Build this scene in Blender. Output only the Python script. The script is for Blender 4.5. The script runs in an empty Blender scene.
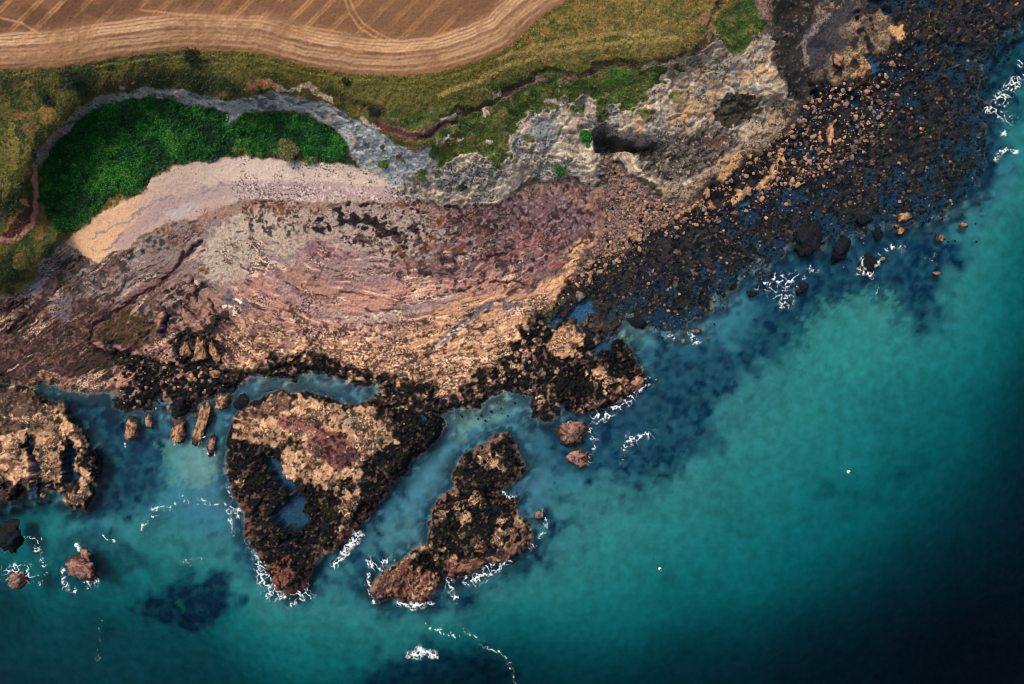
import bpy, bmesh, math, random
import numpy as np

# ---------------------------------------------------------------- camera, sky, sun, exposure
scn = bpy.context.scene
CAM_H = 120.0                      # drone height above the sea, metres
FPX = 1024 * 24.0 / 36.0           # focal length in photo pixels
cam_d = bpy.data.cameras.new("camera"); cam_d.lens = 24.0; cam_d.sensor_width = 36.0
cam_d.clip_start = 1.0; cam_d.clip_end = 2000.0
cam = bpy.data.objects.new("camera", cam_d); scn.collection.objects.link(cam)
cam.location = (0, 0, CAM_H); cam.rotation_euler = (0, 0, 0)
scn.camera = cam

SUN_EL = math.radians(57.0)
SUN_DIR = (-0.62, 0.78)            # horizontal direction towards the sun
world = bpy.data.worlds.new("World"); scn.world = world; world.use_nodes = True
wn = world.node_tree.nodes; wl = world.node_tree.links
for n in list(wn): wn.remove(n)
sky = wn.new("ShaderNodeTexSky"); sky.sky_type = 'NISHITA'; sky.sun_disc = False; sky.dust_density = 6.0; sky.ozone_density = 0.6
sky.sun_elevation = SUN_EL; sky.sun_rotation = math.atan2(SUN_DIR[0], SUN_DIR[1])
bg = wn.new("ShaderNodeBackground"); bg.inputs["Strength"].default_value = 0.15
wo = wn.new("ShaderNodeOutputWorld")
wl.new(sky.outputs[0], bg.inputs[0]); wl.new(bg.outputs[0], wo.inputs[0])
sun_d = bpy.data.lights.new("sun", 'SUN'); sun_d.energy = 1.5; sun_d.angle = math.radians(14.0)
sun_d.color = (1.0, 0.90, 0.76)
sun = bpy.data.objects.new("sun", sun_d); scn.collection.objects.link(sun)
sun.rotation_euler = (-(math.pi/2 - SUN_EL), 0, math.atan2(-SUN_DIR[0], SUN_DIR[1]))
scn.view_settings.view_transform = 'Standard'; scn.view_settings.look = 'None'
scn.view_settings.exposure = 0.25; scn.view_settings.gamma = 1.0
scn.render.engine = 'CYCLES'
scn.cycles.max_bounces = 5; scn.cycles.diffuse_bounces = 2; scn.cycles.glossy_bounces = 2
scn.cycles.transparent_max_bounces = 12; scn.cycles.volume_bounces = 0
scn.cycles.use_denoising = True; scn.cycles.filter_width = 1.0
scn.cycles.use_adaptive_sampling = True; scn.cycles.adaptive_threshold = 0.02

rng = np.random.default_rng(7); random.seed(7)
F = np.float32

# ---------------------------------------------------------------- numeric helpers
def lin(c):
    c = np.asarray(c, dtype=np.float64) / 255.0
    return np.where(c <= 0.04045, c / 12.92, ((c + 0.055) / 1.055) ** 2.4).astype(F)

_T = rng.random((256, 256)).astype(F) * 2 - 1
def vnoise(x, y, seed=0):
    x = x + seed * 37.13; y = y + seed * 91.7
    xf = np.floor(x); yf = np.floor(y)
    tx = (x - xf).astype(F); ty = (y - yf).astype(F)
    tx = tx * tx * (3 - 2 * tx); ty = ty * ty * (3 - 2 * ty)
    xi = xf.astype(np.int32) & 255; yi = yf.astype(np.int32) & 255
    x1 = (xi + 1) & 255; y1 = (yi + 1) & 255
    a = _T[yi, xi]; b = _T[yi, x1]; c = _T[y1, xi]; d = _T[y1, x1]
    return (a + (b - a) * tx) * (1 - ty) + (c + (d - c) * tx) * ty
def fbm(x, y, scale, octs=4, seed=0, gain=0.5, ang=0.6):
    """about -1..1; scale is the feature size in photo pixels"""
    out = 0; amp = 1.0; tot = 0; ca, sa = math.cos(ang), math.sin(ang)
    u = (x * ca - y * sa) / scale; v = (x * sa + y * ca) / scale
    for k in range(octs):
        out = out + amp * vnoise(u, v, seed + 3 * k)
        tot += amp; amp *= gain; u, v = (u * 1.6 - v * 1.25), (u * 1.25 + v * 1.6)
    return (out / tot * 1.7).astype(F)
def worley(x, y, scale, seed=0):
    """distance between the two nearest cell points: 0 on the joints between blocks"""
    u = x / scale + seed * 17.3; v = y / scale + seed * 5.9; ui = np.floor(u); vi = np.floor(v); f1 = np.full(x.shape, 9, dtype=F); f2 = f1.copy()
    for dy in (-1, 0, 1):
        for dx in (-1, 0, 1):
            a = (ui + dx).astype(np.int32) & 255; b = (vi + dy).astype(np.int32) & 255
            d = np.hypot(ui + dx + 0.5 + 0.45 * _T[b, a] - u, vi + dy + 0.5 + 0.45 * _T[a, (b + 77) & 255] - v)
            f2 = np.minimum(f2, np.maximum(f1, d)); f1 = np.minimum(f1, d)
    return (f2 - f1).astype(F)
def sm(a, b, x):
    t = np.clip((x - a) / (b - a), 0, 1); return t * t * (3 - 2 * t)

def poly_sd(pts, x, y, far=60.0):
    """signed distance in pixels, positive inside, clamped outside at -far"""
    pts = np.asarray(pts, dtype=F); out = np.full(x.shape, -far, dtype=F)
    m = (x > pts[:, 0].min() - far) & (x < pts[:, 0].max() + far) & (y > pts[:, 1].min() - far) & (y < pts[:, 1].max() + far)
    px = x[m]; py = y[m]
    if px.size == 0: return out
    d2 = np.full(px.shape, 1e9, dtype=F); ins = np.zeros(px.shape, dtype=bool)
    n = len(pts)
    for i in range(n):
        ax, ay = pts[i]; bx, by = pts[(i + 1) % n]
        dx, dy = bx - ax, by - ay; L = dx * dx + dy * dy
        if L < 1e-9: continue
        t = np.clip(((px - ax) * dx + (py - ay) * dy) / L, 0, 1)
        d2 = np.minimum(d2, (px - ax - t * dx) ** 2 + (py - ay - t * dy) ** 2)
        if ay != by:
            c = (ay > py) != (by > py)
            ins ^= c & (px < (bx - ax) * (py - ay) / (by - ay) + ax)
    d = np.sqrt(d2)
    out[m] = np.where(ins, d, -np.minimum(d, far)); return out
def line_d(pts, x, y, far=40.0):
    pts = np.asarray(pts, dtype=F); out = np.full(x.shape, far, dtype=F)
    m = (x > pts[:, 0].min() - far) & (x < pts[:, 0].max() + far) & (y > pts[:, 1].min() - far) & (y < pts[:, 1].max() + far)
    px = x[m]; py = y[m]; d2 = np.full(px.shape, far * far, dtype=F)
    for i in range(len(pts) - 1):
        ax, ay = pts[i]; bx, by = pts[i + 1]; dx, dy = bx - ax, by - ay; L = dx * dx + dy * dy + 1e-9
        t = np.clip(((px - ax) * dx + (py - ay) * dy) / L, 0, 1)
        d2 = np.minimum(d2, (px - ax - t * dx) ** 2 + (py - ay - t * dy) ** 2)
    out[m] = np.sqrt(d2); return out

# ---------------------------------------------------------------- the map sheet, in photo pixels
STEP = 0.8
def axis(lo, hi, m):
    core = np.arange(lo - 6, hi + 6.01, STEP)
    side = []; s = STEP; p = 0.0
    while p < m:
        s = min(s * 1.12, 5.0); p += s; side.append(p)
    side = np.array(side)
    return np.concatenate([core[0] - side[::-1], core, core[-1] + side]).astype(F)
AX = axis(0, 1024, 170); AY = axis(0, 684, 170)
X, Y = np.meshgrid(AX, AY); NY, NX = X.shape
N = lambda scale, octs=4, seed=0, gain=0.5: fbm(X, Y, scale, octs, seed, gain)
WX = N(14, 4, 1); WY = N(14, 4, 2)
wx = N(4.5, 2, 3); wy = N(4.5, 2, 4)
XW, YW = X + 4.0 * WX + 1.2 * wx, Y + 4.0 * WY + 1.2 * wy          # ragged outlines
XS, YS = X + 1.6 * WX + 0.6 * wx, Y + 1.6 * WY + 0.6 * wy          # slightly uneven
n1 = N(2.2, 2, 11); n2 = N(3.2, 2, 12); n3 = N(5.5, 3, 13); n4 = N(10, 3, 14); n5 = N(20, 4, 15); n6 = N(45, 4, 16)
n7 = N(3.0, 2, 17); n8 = N(7.5, 3, 18); n9 = N(16, 3, 19)

# streaky fields that follow the beds of the rock platform
QB = np.sqrt(((X - 395) / 1.75) ** 2 + (Y - 205) ** 2) + 6.0 * n6 + 1.5 * n5
_arc = np.arctan2(Y - 205, (X - 395) / 1.75) * 175.0
_wl = sm(160, 250, X)
def streak(scale, octs, seed, k=0.16):
    return fbm(_arc * k, QB, scale, octs, seed, 0.55, 0.0) * _wl + fbm((X * 0.8 - Y * 0.6) * k * 1.3, X * 0.6 + Y * 0.8 + 5 * n6, scale, octs, seed + 1, 0.55, 0.0) * (1 - _wl)
NST = 0.6 * streak(4.0, 4, 301) + 0.4 * n2; ST1 = streak(2.4, 3, 311, 0.12); ST2 = streak(5.5, 4, 321, 0.10)
NBK = 0.5 * n4 + 0.5 * n2
NB = NBK
def brk(m, k=0.5):
    return sm(0.3, 0.7, m + k * NB * (1 - np.abs(2 * m - 1)))
COL = np.zeros((NY, NX, 3), dtype=F)
def paint(c, m, alpha=1.0):
    global COL
    m = (np.clip(m, 0, 1) * alpha)[..., None]
    COL = COL * (1 - m) + lin(c) * m
P = lambda pts, soft=2.0, ragged=True: sm(-soft, soft, poly_sd(pts, XW if ragged else XS, YW if ragged else YS) + (1.6 * NB if ragged else 0.6 * n2))
LN = lambda pts, w, soft=1.2, ragged=False: 1 - sm(w, w + soft, line_d(pts, XW if ragged else XS, YW if ragged else YS))
def E(cx, cy, rx, ry, rot=0, soft=0.5):
    a = math.radians(rot); dx = XW - cx; dy = YW - cy
    u = (dx * math.cos(a) + dy * math.sin(a)) / rx; v = (-dx * math.sin(a) + dy * math.cos(a)) / ry
    return brk(1 - sm(1 - soft, 1 + soft, np.sqrt(u * u + v * v)), 0.75)

# ---------------------------------------------------------------- outlines read off the photograph
FIELD_EDGE = [(-190, 74), (-60, 72), (0, 69), (64, 67), (114, 57), (178, 50), (254, 52), (301, 65), (352, 74), (403, 76), (441, 72), (479, 60), (510, 46), (533, 23), (566, 0), (640, -60), (760, -190)]
FIELD = FIELD_EDGE + [(-190, -190)]
MAIN = [(-190, -190), (1210, -190), (1210, -30), (1040, 10), (1002, 42), (985, 62), (975, 92), (985, 118), (975, 138), (985, 165), (975, 192), (950, 208), (930, 220), (905, 224), (880, 228), (850, 233), (832, 241), (790, 245), (775, 258), (762, 270), (752, 262), (745, 270), (735, 287), (715, 302), (704, 318), (690, 322), (680, 332), (655, 331), (640, 322), (630, 313), (622, 318), (618, 332), (608, 350), (590, 368), (575, 400), (562, 412), (548, 425), (533, 417), (530, 398), (515, 390), (490, 400), (470, 407), (448, 410), (440, 418), (446, 428), (420, 440), (395, 425), (376, 405), (371, 395), (378, 387), (363, 385), (350, 383), (338, 377), (313, 374), (290, 379), (270, 378), (248, 378), (235, 388), (222, 395), (205, 405), (190, 412), (178, 418), (172, 405), (160, 400), (145, 412), (135, 408), (125, 415), (112, 402), (113, 390), (100, 393), (62, 390), (45, 384), (30, 386), (0, 381), (-190, 372)]
ISLETS = {
 'big': [(227, 450), (229, 432), (235, 417), (251, 401), (267, 393), (286, 393), (310, 395), (333, 398), (353, 405), (370, 399), (390, 408), (420, 414), (440, 418), (446, 430), (430, 445), (415, 460), (395, 480), (380, 500), (365, 520), (345, 540), (331, 553), (318, 560), (312, 572), (306, 588), (290, 596), (277, 590), (269, 572), (258, 556), (248, 540), (245, 515), (240, 502), (230, 490), (225, 470)],
 'mid': [(508, 433), (518, 446), (526, 467), (518, 477), (503, 488), (497, 494), (516, 498), (518, 514), (532, 522), (533, 546), (518, 559), (492, 563), (476, 573), (455, 581), (446, 577), (439, 588), (429, 601), (413, 602), (397, 598), (379, 602), (369, 590), (376, 580), (400, 561), (413, 550), (429, 543), (429, 522), (437, 504), (447, 493), (455, 488), (453, 475), (463, 459), (481, 446), (497, 436)],
 'west': [(-190, 378), (0, 384), (20, 386), (35, 391), (47, 401), (60, 403), (68, 415), (77, 421), (85, 435), (93, 450), (98, 465), (97, 482), (93, 499), (85, 509), (72, 507), (65, 500), (62, 491), (52, 489), (43, 486), (38, 497), (31, 497), (27, 484), (20, 500), (0, 503), (-190, 520)],
 'north_east': [(622, 338), (632, 351), (640, 369), (645, 381), (637, 391), (625, 398), (612, 405), (602, 411), (585, 413), (568, 412), (552, 402), (548, 390), (560, 372), (580, 360), (600, 346)],
}
POOLS = [  # (outline, bottom height)
 ([(271, 521), (278, 509), (290, 507), (295, 498), (302, 499), (305, 512), (313, 523), (300, 527), (285, 527)], -0.45),
 ([(262, 456), (270, 458), (280, 466), (287, 478), (298, 494), (292, 498), (280, 486), (270, 472)], -0.45),
 ([(29, 438), (33, 440), (36, 462), (38, 500), (31, 500), (29, 470)], -0.45),
 ([(65, 450), (71, 447), (74, 462), (74, 484), (69, 490), (64, 478)], -0.45),
 ([(159, 320), (165, 312), (170, 322), (168, 334), (161, 332)], -0.45),

 ([(750, 188), (758, 187), (758, 193), (750, 194)], -0.5), ([(740, 199), (750, 198), (749, 206), (740, 205)], -0.5),
 ([(575, 303), (590, 298), (592, 312), (580, 322), (574, 315)], -0.5),
 ([(590, 350), (602, 340), (618, 335), (608, 348), (594, 358)], -0.45), 
 ([(555, 405), (562, 404), (562, 413), (556, 413)], -0.45),
 ([(412, 417), (424, 416), (426, 423), (416, 426)], -0.5), ([(205, 342), (212, 350), (214, 364), (208, 366), (203, 352)], -0.45),
  ([(868, 60), (875, 58), (878, 68), (870, 70)], -0.4),
 ([(545, 325), (555, 318), (566, 316), (556, 327)], -0.4), ([(283, 536), (290, 535), (290, 543), (284, 543)], -0.5)]
SCARP = [(33, 168), (38, 152), (50, 139), (62, 126), (80, 106), (100, 96), (125, 92), (150, 88), (190, 92), (225, 101), (250, 97), (272, 93), (300, 97), (332, 106), (352, 118), (375, 130), (395, 143), (415, 152), (432, 147), (430, 156), (438, 162), (430, 175), (415, 178), (410, 195), (398, 190), (378, 174), (362, 168), (353, 158), (346, 142), (335, 129), (310, 113), (275, 108), (250, 112), (225, 126), (229, 113), (215, 108), (190, 104), (165, 99), (148, 97), (125, 99), (104, 105), (85, 114), (66, 131), (53, 147), (44, 160)]
GREEN_BAY = [(40, 175), (47, 152), (62, 133), (85, 114), (104, 105), (125, 99), (148, 97), (165, 99), (190, 104), (215, 109), (228, 115), (226, 126), (250, 113), (275, 109), (310, 114), (335, 130), (347, 148), (349, 162), (310, 163), (285, 160), (250, 155), (225, 158), (200, 163), (175, 166), (150, 178), (145, 190), (130, 192), (110, 196), (100, 212), (78, 230), (65, 236), (50, 232), (42, 212)]
BEACH = [(66, 243), (80, 229), (100, 214), (120, 204), (140, 192), (150, 180), (175, 167), (215, 160), (250, 157), (285, 161), (310, 164), (348, 163), (375, 172), (395, 186), (405, 198), (398, 203), (350, 201), (300, 202), (265, 198), (240, 200), (222, 207), (195, 219), (160, 226), (142, 236), (127, 250), (112, 252), (97, 264), (80, 252)]
CLIFF_E = [(435, 172), (450, 160), (470, 154), (490, 163), (497, 170), (514, 150), (512, 128), (525, 115), (545, 110), (560, 112), (566, 100), (590, 97), (605, 105), (622, 106), (648, 100), (660, 85), (672, 72), (700, 58), (715, 40), (733, 55), (752, 40), (768, 25), (776, 60), (800, 90), (790, 108), (765, 128), (745, 145), (725, 160), (708, 172), (698, 190), (660, 197), (640, 185), (618, 165), (604, 168), (606, 190), (585, 183), (560, 178), (540, 180), (520, 190), (500, 207), (470, 209), (440, 205), (408, 202), (398, 190), (412, 178), (428, 176)]
CREST = [(455, 116), (480, 106), (500, 97), (520, 84), (540, 73), (550, 69), (575, 77), (592, 69), (620, 62), (650, 63), (675, 60), (695, 52), (708, 38), (714, 20), (722, 0), (740, -60), (790, -190)]
BOULDERS = [(540, 322), (560, 296), (575, 272), (590, 250), (604, 235), (610, 205), (596, 168), (600, 150), (612, 152), (630, 172), (655, 196), (690, 204), (702, 190), (712, 176), (735, 168), (760, 145), (790, 125), (800, 100), (812, 75), (832, 65), (845, 30), (862, 0), (900, -190), (1210, -190), (1210, -30), (1040, 10), (1010, 42), (990, 62), (980, 92), (990, 118), (980, 138), (990, 165), (978, 195), (950, 212), (930, 224), (905, 230), (880, 236), (850, 245), (832, 252), (790, 250), (770, 275), (745, 275), (735, 290), (715, 306), (704, 322), (680, 336), (650, 334), (628, 318), (610, 325), (590, 318), (570, 325)]
WEED = [
 [(106, 345), (128, 352), (150, 358), (166, 360), (172, 345), (180, 335), (192, 332), (205, 335), (216, 345), (224, 366), (238, 374), (252, 372), (240, 390), (220, 400), (205, 410), (180, 425), (160, 405), (130, 420), (108, 408), (112, 392), (140, 386), (128, 372)],
 [(252, 373), (270, 360), (300, 357), (318, 354), (340, 360), (352, 370), (370, 379), (402, 380), (425, 376), (438, 384), (436, 396), (448, 399), (466, 388), (482, 372), (500, 362), (512, 350), (518, 330), (538, 318), (560, 318), (600, 300), (630, 300), (625, 320), (612, 350), (590, 372), (575, 405), (548, 430), (530, 420), (525, 398), (490, 405), (450, 413), (448, 432), (420, 444), (395, 432), (374, 412), (366, 392), (340, 380), (300, 380), (270, 384)],
 [(560, 296), (580, 272), (600, 258), (630, 250), (660, 240), (700, 225), (725, 205), (760, 190), (790, 160), (830, 150), (860, 120), (880, 70), (900, 30), (920, -20), (1020, -20), (1010, 60), (995, 190), (900, 236), (780, 262), (735, 292), (700, 326), (640, 332), (600, 330)]]

_e = sm(600, 700, X) * 8.0
sd_main = poly_sd(MAIN, XW + _e * n9 + 0.5 * _e * n4, YW + _e * N(16, 3, 21) + 0.5 * _e * n8)
sd_isl = {k: poly_sd(v, XW * 0.65 + X * 0.35, YW * 0.65 + Y * 0.35) for k, v in ISLETS.items()}
boul = sm(-5, 12, poly_sd(BOULDERS, XW, YW))
cliffE = sm(-2.0, 2.0, poly_sd(CLIFF_E, XW, YW) + 5.0 * n4 + 3.0 * n3 + 3.0 * n9); scarp = P(SCARP, 1.4, False); bay = P(GREEN_BAY, 1.5); beach = P(BEACH, 1.5, False)
sd_field = poly_sd(FIELD, X + 0.6 * WX, Y + 0.6 * WY); field = sm(-1.5, 1.5, sd_field)

# ---------------------------------------------------------------- heights: contours -> linear radial basis -> fine relief
ctrl = []
def contour(pts, h, every=22):
    for i in range(len(pts) - 1):
        (ax, ay), (bx, by) = pts[i], pts[i + 1]; n = max(1, int(math.hypot(bx - ax, by - ay) / every))
        for k in range(n): ctrl.append((ax + (bx - ax) * k / n, ay + (by - ay) * k / n, h))
    ctrl.append((*pts[-1], h))
contour(FIELD_EDGE, 14.0, 40)
contour([(-190, -190), (-190, -40), (0, 0), (250, 0), (480, 0), (560, -60), (300, -190), (600, -190)], 15.5, 90)
contour([(-190, 240), (-60, 232), (0, 205), (22, 190), (30, 165), (38, 150), (50, 137), (62, 124), (80, 104), (100, 94), (125, 90), (150, 86), (190, 90), (225, 99), (250, 95), (272, 91), (300, 95), (332, 104), (352, 116), (372, 126), (395, 139), (418, 147), (434, 142)], 10.8)
contour([(-60, 150), (0, 130), (20, 110), (60, 90)], 12.0)
contour(CREST, 11.8)
contour([(43, 178), (50, 150), (65, 134), (86, 117), (105, 107), (148, 99), (190, 106), (215, 110), (230, 116)], 6.0)
contour([(226, 128), (250, 115), (275, 111), (310, 116), (338, 132), (350, 148)], 5.6)
contour([(45, 200), (48, 222)], 4.2)
contour([(65, 237), (100, 213), (140, 191), (178, 167), (240, 158), (310, 164), (350, 164)], 2.9)
contour([(362, 169), (380, 178), (398, 193)], 2.6)
contour([(97, 265), (127, 250), (160, 228), (222, 208), (300, 203), (398, 204)], 1.7)
contour([(-190, 300), (-60, 290), (0, 282), (20, 270), (42, 255), (56, 240)], 7.0)
contour([(-190, 320), (0, 303), (22, 298), (45, 275), (66, 246)], 2.6)
contour([(440, 160), (470, 152), (492, 162), (512, 132), (528, 112), (562, 108), (590, 98), (612, 108)], 8.4)
contour([(618, 112), (650, 104), (672, 76), (700, 62), (735, 58), (752, 38), (766, 20), (772, -30), (800, -190)], 8.2)
contour([(408, 203), (440, 207), (470, 210), (500, 208), (520, 192), (545, 184), (580, 187), (600, 197)], 2.2)
contour([(500, 180), (530, 165), (560, 155), (588, 150)], 5.4)
contour([(590, 128), (594, 145), (598, 165)], 6.2, 10)
contour([(603, 132), (612, 143), (630, 147), (650, 148)], 2.2, 10); contour([(603, 150), (615, 165), (635, 185), (655, 198)], 1.6, 14)
contour([(608, 125), (622, 134), (640, 138), (655, 136)], 6.6, 10)
contour([(640, 170), (670, 165), (700, 155), (722, 140), (735, 118)], 3.0); contour([(668, 148), (700, 130), (715, 118)], 4.0)
contour([(700, 110), (720, 88), (748, 92)], 5.6); contour([(740, 112), (752, 118)], 2.8)
contour([(645, 185), (672, 192), (695, 184), (712, 168), (740, 150), (768, 125), (776, 105)], 2.7)
contour([(776, 70), (776, 95), (772, 40)], 6.0); contour([(790, 10), (792, 50), (790, 90)], 2.5); contour([(815, 20), (812, 50), (808, 90)], 1.8)
contour([(670, 206), (700, 200), (720, 188), (760, 160), (800, 120), (830, 92)], 1.0)
contour([(600, 240), (640, 235), (690, 230), (740, 210), (800, 170), (850, 120), (880, 60), (900, 0), (960, -190)], 0.55, 40)
contour([(640, 290), (700, 270), (760, 230), (850, 200), (930, 170), (960, 100), (980, 30), (1100, -60), (1210, -120)], 0.12, 40)
contour([(860, 20), (862, 60), (850, 80)], 1.5); contour([(-190, 345), (0, 335), (60, 330)], 1.5, 60)
contour([(70, 280), (120, 285), (170, 265)], 1.9, 40); contour([(220, 240), (300, 235), (380, 235), (450, 240), (520, 225), (570, 215)], 1.9, 40)
contour([(200, 310), (270, 320), (340, 330), (420, 330), (480, 300), (540, 275)], 1.4, 40); contour([(0, 372), (60, 378), (110, 375), (150, 352)], 1.1, 40)
contour([(180, 370), (240, 368), (300, 362), (360, 372), (420, 380), (470, 375), (520, 335), (570, 290)], 0.75, 40)
contour([(390, 395), (430, 410), (500, 385), (560, 380)], 0.45, 40); contour([(140, 380), (200, 390)], 0.4, 40)
for k in range(-180, 1210, 120): ctrl.append((k, 700, 0.5))
C = np.array(ctrl, dtype=np.float64)
_, idx = np.unique(np.round(C[:, :2] / 3), axis=0, return_index=True); C = C[idx]
A = np.sqrt(((C[:, None, :2] - C[None, :, :2]) ** 2).sum(-1)); n = len(C)
M = np.zeros((n + 1, n + 1)); M[:n, :n] = A - 0.0 * np.eye(n); M[:n, n] = 1; M[n, :n] = 1
wgt = np.linalg.solve(M + 1e-6 * np.eye(n + 1), np.append(C[:, 2], 0))
GX = np.arange(-196, 1228, 4.0); GY = np.arange(-196, 880, 4.0)
gx, gy = np.meshgrid(GX, GY); G = np.full(gx.shape, wgt[n])
for i in range(n): G += wgt[i] * np.sqrt((gx - C[i, 0]) ** 2 + (gy - C[i, 1]) ** 2)
def sample(G, x, y):
    fx = np.clip((x + 196) / 4.0, 0, len(GX) - 1.001); fy = np.clip((y + 196) / 4.0, 0, len(GY) - 1.001)
    ix = fx.astype(int); iy = fy.astype(int); tx = fx - ix; ty = fy - iy
    return ((G[iy, ix] * (1 - tx) + G[iy, ix + 1] * tx) * (1 - ty) + (G[iy + 1, ix] * (1 - tx) + G[iy + 1, ix + 1] * tx) * ty).astype(F)
HB = sample(G, X, Y)                         # smooth land height

# sea floor: depth contours
dep = []
def deep(pts, d):
    for p in pts: dep.append((*p, d))
deep([(215, 430), (320, 385), (450, 425), (400, 510), (500, 415), (530, 450), (660, 345), (620, 330), (540, 500)], 1.0)
deep([(280, 386), (250, 390), (200, 460), (480, 415), (190, 475)], 0.75)
deep([(160, 470), (90, 530), (200, 530), (330, 580), (350, 560), (450, 610), (560, 500), (600, 480), (700, 400), (750, 330), (860, 290), (960, 230), (1010, 170), (780, 300)], 1.7)
deep([(60, 600), (30, 555)], 4.6); deep([(180, 560), (260, 620), (380, 630), (500, 600), (600, 560), (700, 500), (800, 420), (900, 350), (980, 280), (840, 330)], 2.7)
deep([(700, 560), (800, 500), (900, 430), (990, 350), (560, 620), (400, 665)], 4.0)
deep([(300, 684), (640, 640), (760, 600), (860, 540), (960, 450), (1024, 340)], 6.0); deep([(100, 650), (200, 670), (0, 620)], 10.0); deep([(108, 445), (140, 485), (110, 500)], 2.0)
deep([(0, 684), (100, 720), (500, 684), (700, 670), (850, 620), (940, 560), (1024, 470), (-80, 640)], 11)
deep([(850, 684), (1024, 600), (1100, 500), (-100, 800), (300, 780), (600, 760)], 17)
deep([(1024, 684), (1000, 760), (1200, 600), (1200, 400), (1200, 860), (0, 860), (500, 860), (800, 860), (-190, 860)], 24)
deep([(1040, 90), (1010, 100), (1024, 200)], 2.6); deep([(1200, 100), (1120, 180)], 8)
D = np.array(dep, dtype=np.float64); n = len(D)
A = np.sqrt(((D[:, None, :2] - D[None, :, :2]) ** 2).sum(-1)); M = np.zeros((n + 1, n + 1)); M[:n, :n] = A; M[:n, n] = 1; M[n, :n] = 1
wg2 = np.linalg.solve(M, np.append(D[:, 2], 0)); GD = np.full(gx.shape, wg2[n])
for i in range(n): GD += wg2[i] * np.sqrt((gx - D[i, 0]) ** 2 + (gy - D[i, 1]) ** 2)
DEPTH = np.maximum(sample(GD, X, Y), 0.7)

# islets
isl_top = {'big': 2.1, 'mid': 1.9, 'west': 1.6, 'north_east': 1.5}
sd_all = sd_main.copy()
HS = np.where(sd_main > -1, HB, 0.0)          # smooth height used to place the sheet
land = sm(-2, 9, sd_main)
rough = np.zeros((NY, NX), dtype=F)
H_main = -0.9 + (HB + 0.9) * land
H = np.where(sd_main > -8, np.maximum(H_main, -DEPTH), -DEPTH)
H = np.where(sd_main > -12, np.maximum(H, -DEPTH * sm(6, -26, sd_main) - 0.25 * sm(-26, 6, sd_main)), H)
isl_id = np.zeros((NY, NX), dtype=np.int8)
for k, (nm, sd) in enumerate(sd_isl.items()):
    t = np.clip((sd + 5) / (17.0 + 7 * n9), 0, 1)
    hi = -1.6 + (isl_top[nm] + 1.6) * np.clip(1.2 * t ** 0.8, 0, 1.0) + 0.55 * n9 * sm(0, 14, sd)
    hi = np.where(sd > -9, hi, -99)
    up = (hi > H) & (sd > -9)
    H = np.where(up, hi, H); isl_id = np.where((sd > -2.5) & (up | (sd > 2)), k + 1, isl_id).astype(np.int8)
    sd_all = np.maximum(sd_all, sd)
HSM = H.copy()                                # before the fine relief
pool = np.zeros((NY, NX), dtype=F)
for pts, hb in POOLS:
    m = sm(-2.0, 2.5, poly_sd(pts, XW + 2.5 * n3, YW + 2.5 * n8)); pool = np.maximum(pool, m); H = H * (1 - m) + hb * m

# ---------------------------------------------------------------- colours of the ground (surface colours, with some shade and sheen painted in)
# grass by default
EASTROCK = [(560, 175), (600, 150), (700, 130), (768, 40), (764, 20), (752, 0), (752, -190), (1210, -190), (1210, 400), (560, 400)]
erock = P(EASTROCK, 2)
paint((84, 82, 40), np.ones((NY, NX)))
paint((48, 62, 30), sm(-0.1, 0.7, n5 + 0.5 * n3)); paint((112, 98, 52), sm(0.25, 0.9, n9 + 0.6 * n2), 0.7)
paint((112, 98, 52), sm(480, 560, X) * sm(75, 45, Y + 6 * n8), 0.75)
paint((136, 112, 62), sm(480, 560, X) * sm(70, 30, Y) * sm(0.2, 0.8, n3), 0.6)
paint((96, 90, 38), sm(-20, 0, -sd_field) * 0 + sm(-34, -2, sd_field) * (1 - field) * sm(150, 260, X), 0.8)
paint((62, 72, 34), sm(0.1, 0.6, np.sin(sd_field * 1.15 + 1.2 * n5)) * sm(-24, -3, sd_field) * (1 - field), 0.55)
paint((134, 118, 62), sm(0.3, 0.9, np.sin(sd_field * 0.8 + 2 * n6)) * sm(-26, -4, sd_field) * (1 - field) * sm(-0.4, 0.5, n5), 0.6)
paint((124, 98, 54), sm(470, 540, X) * sm(85, 60, Y) * sm(0.0, 0.5, n5 + 0.4 * n3), 0.7); paint((66, 80, 36), sm(470, 540, X) * sm(0.1, 0.5, n9 + 0.5 * n4), 0.65); paint((148, 124, 74), sm(470, 540, X) * sm(75, 50, Y) * sm(0.35, 0.6, n7 + 0.4 * n8), 0.5)
for l in ([(500, 58), (533, 47), (576, 39), (622, 33), (660, 33)], [(440, 96), (480, 80), (500, 69), (551, 51), (622, 43), (678, 38)]): paint((152, 132, 78), LN(l, 1.2, 2.5), 0.7)
for pts in ([(60, 72), (90, 66), (102, 74), (96, 95), (75, 98), (60, 86)], [(100, 90), (140, 76), (165, 68), (205, 72), (245, 84), (240, 95), (190, 88), (130, 88)], [(0, 78), (14, 80), (12, 96), (0, 98)], [(42, 96), (55, 96), (52, 104), (40, 103)], [(186, 55), (200, 54), (206, 62), (188, 63)], [(0, 190), (20, 196), (12, 215), (0, 222)], [(0, 255), (15, 250), (20, 280), (0, 290)]):
    paint((26, 44, 28), P(pts, 6), 0.85)
paint((70, 50, 40), P([(90, 90), (120, 76), (150, 68), (170, 66), (168, 71), (140, 78), (110, 90)], 4), 0.5)
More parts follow.
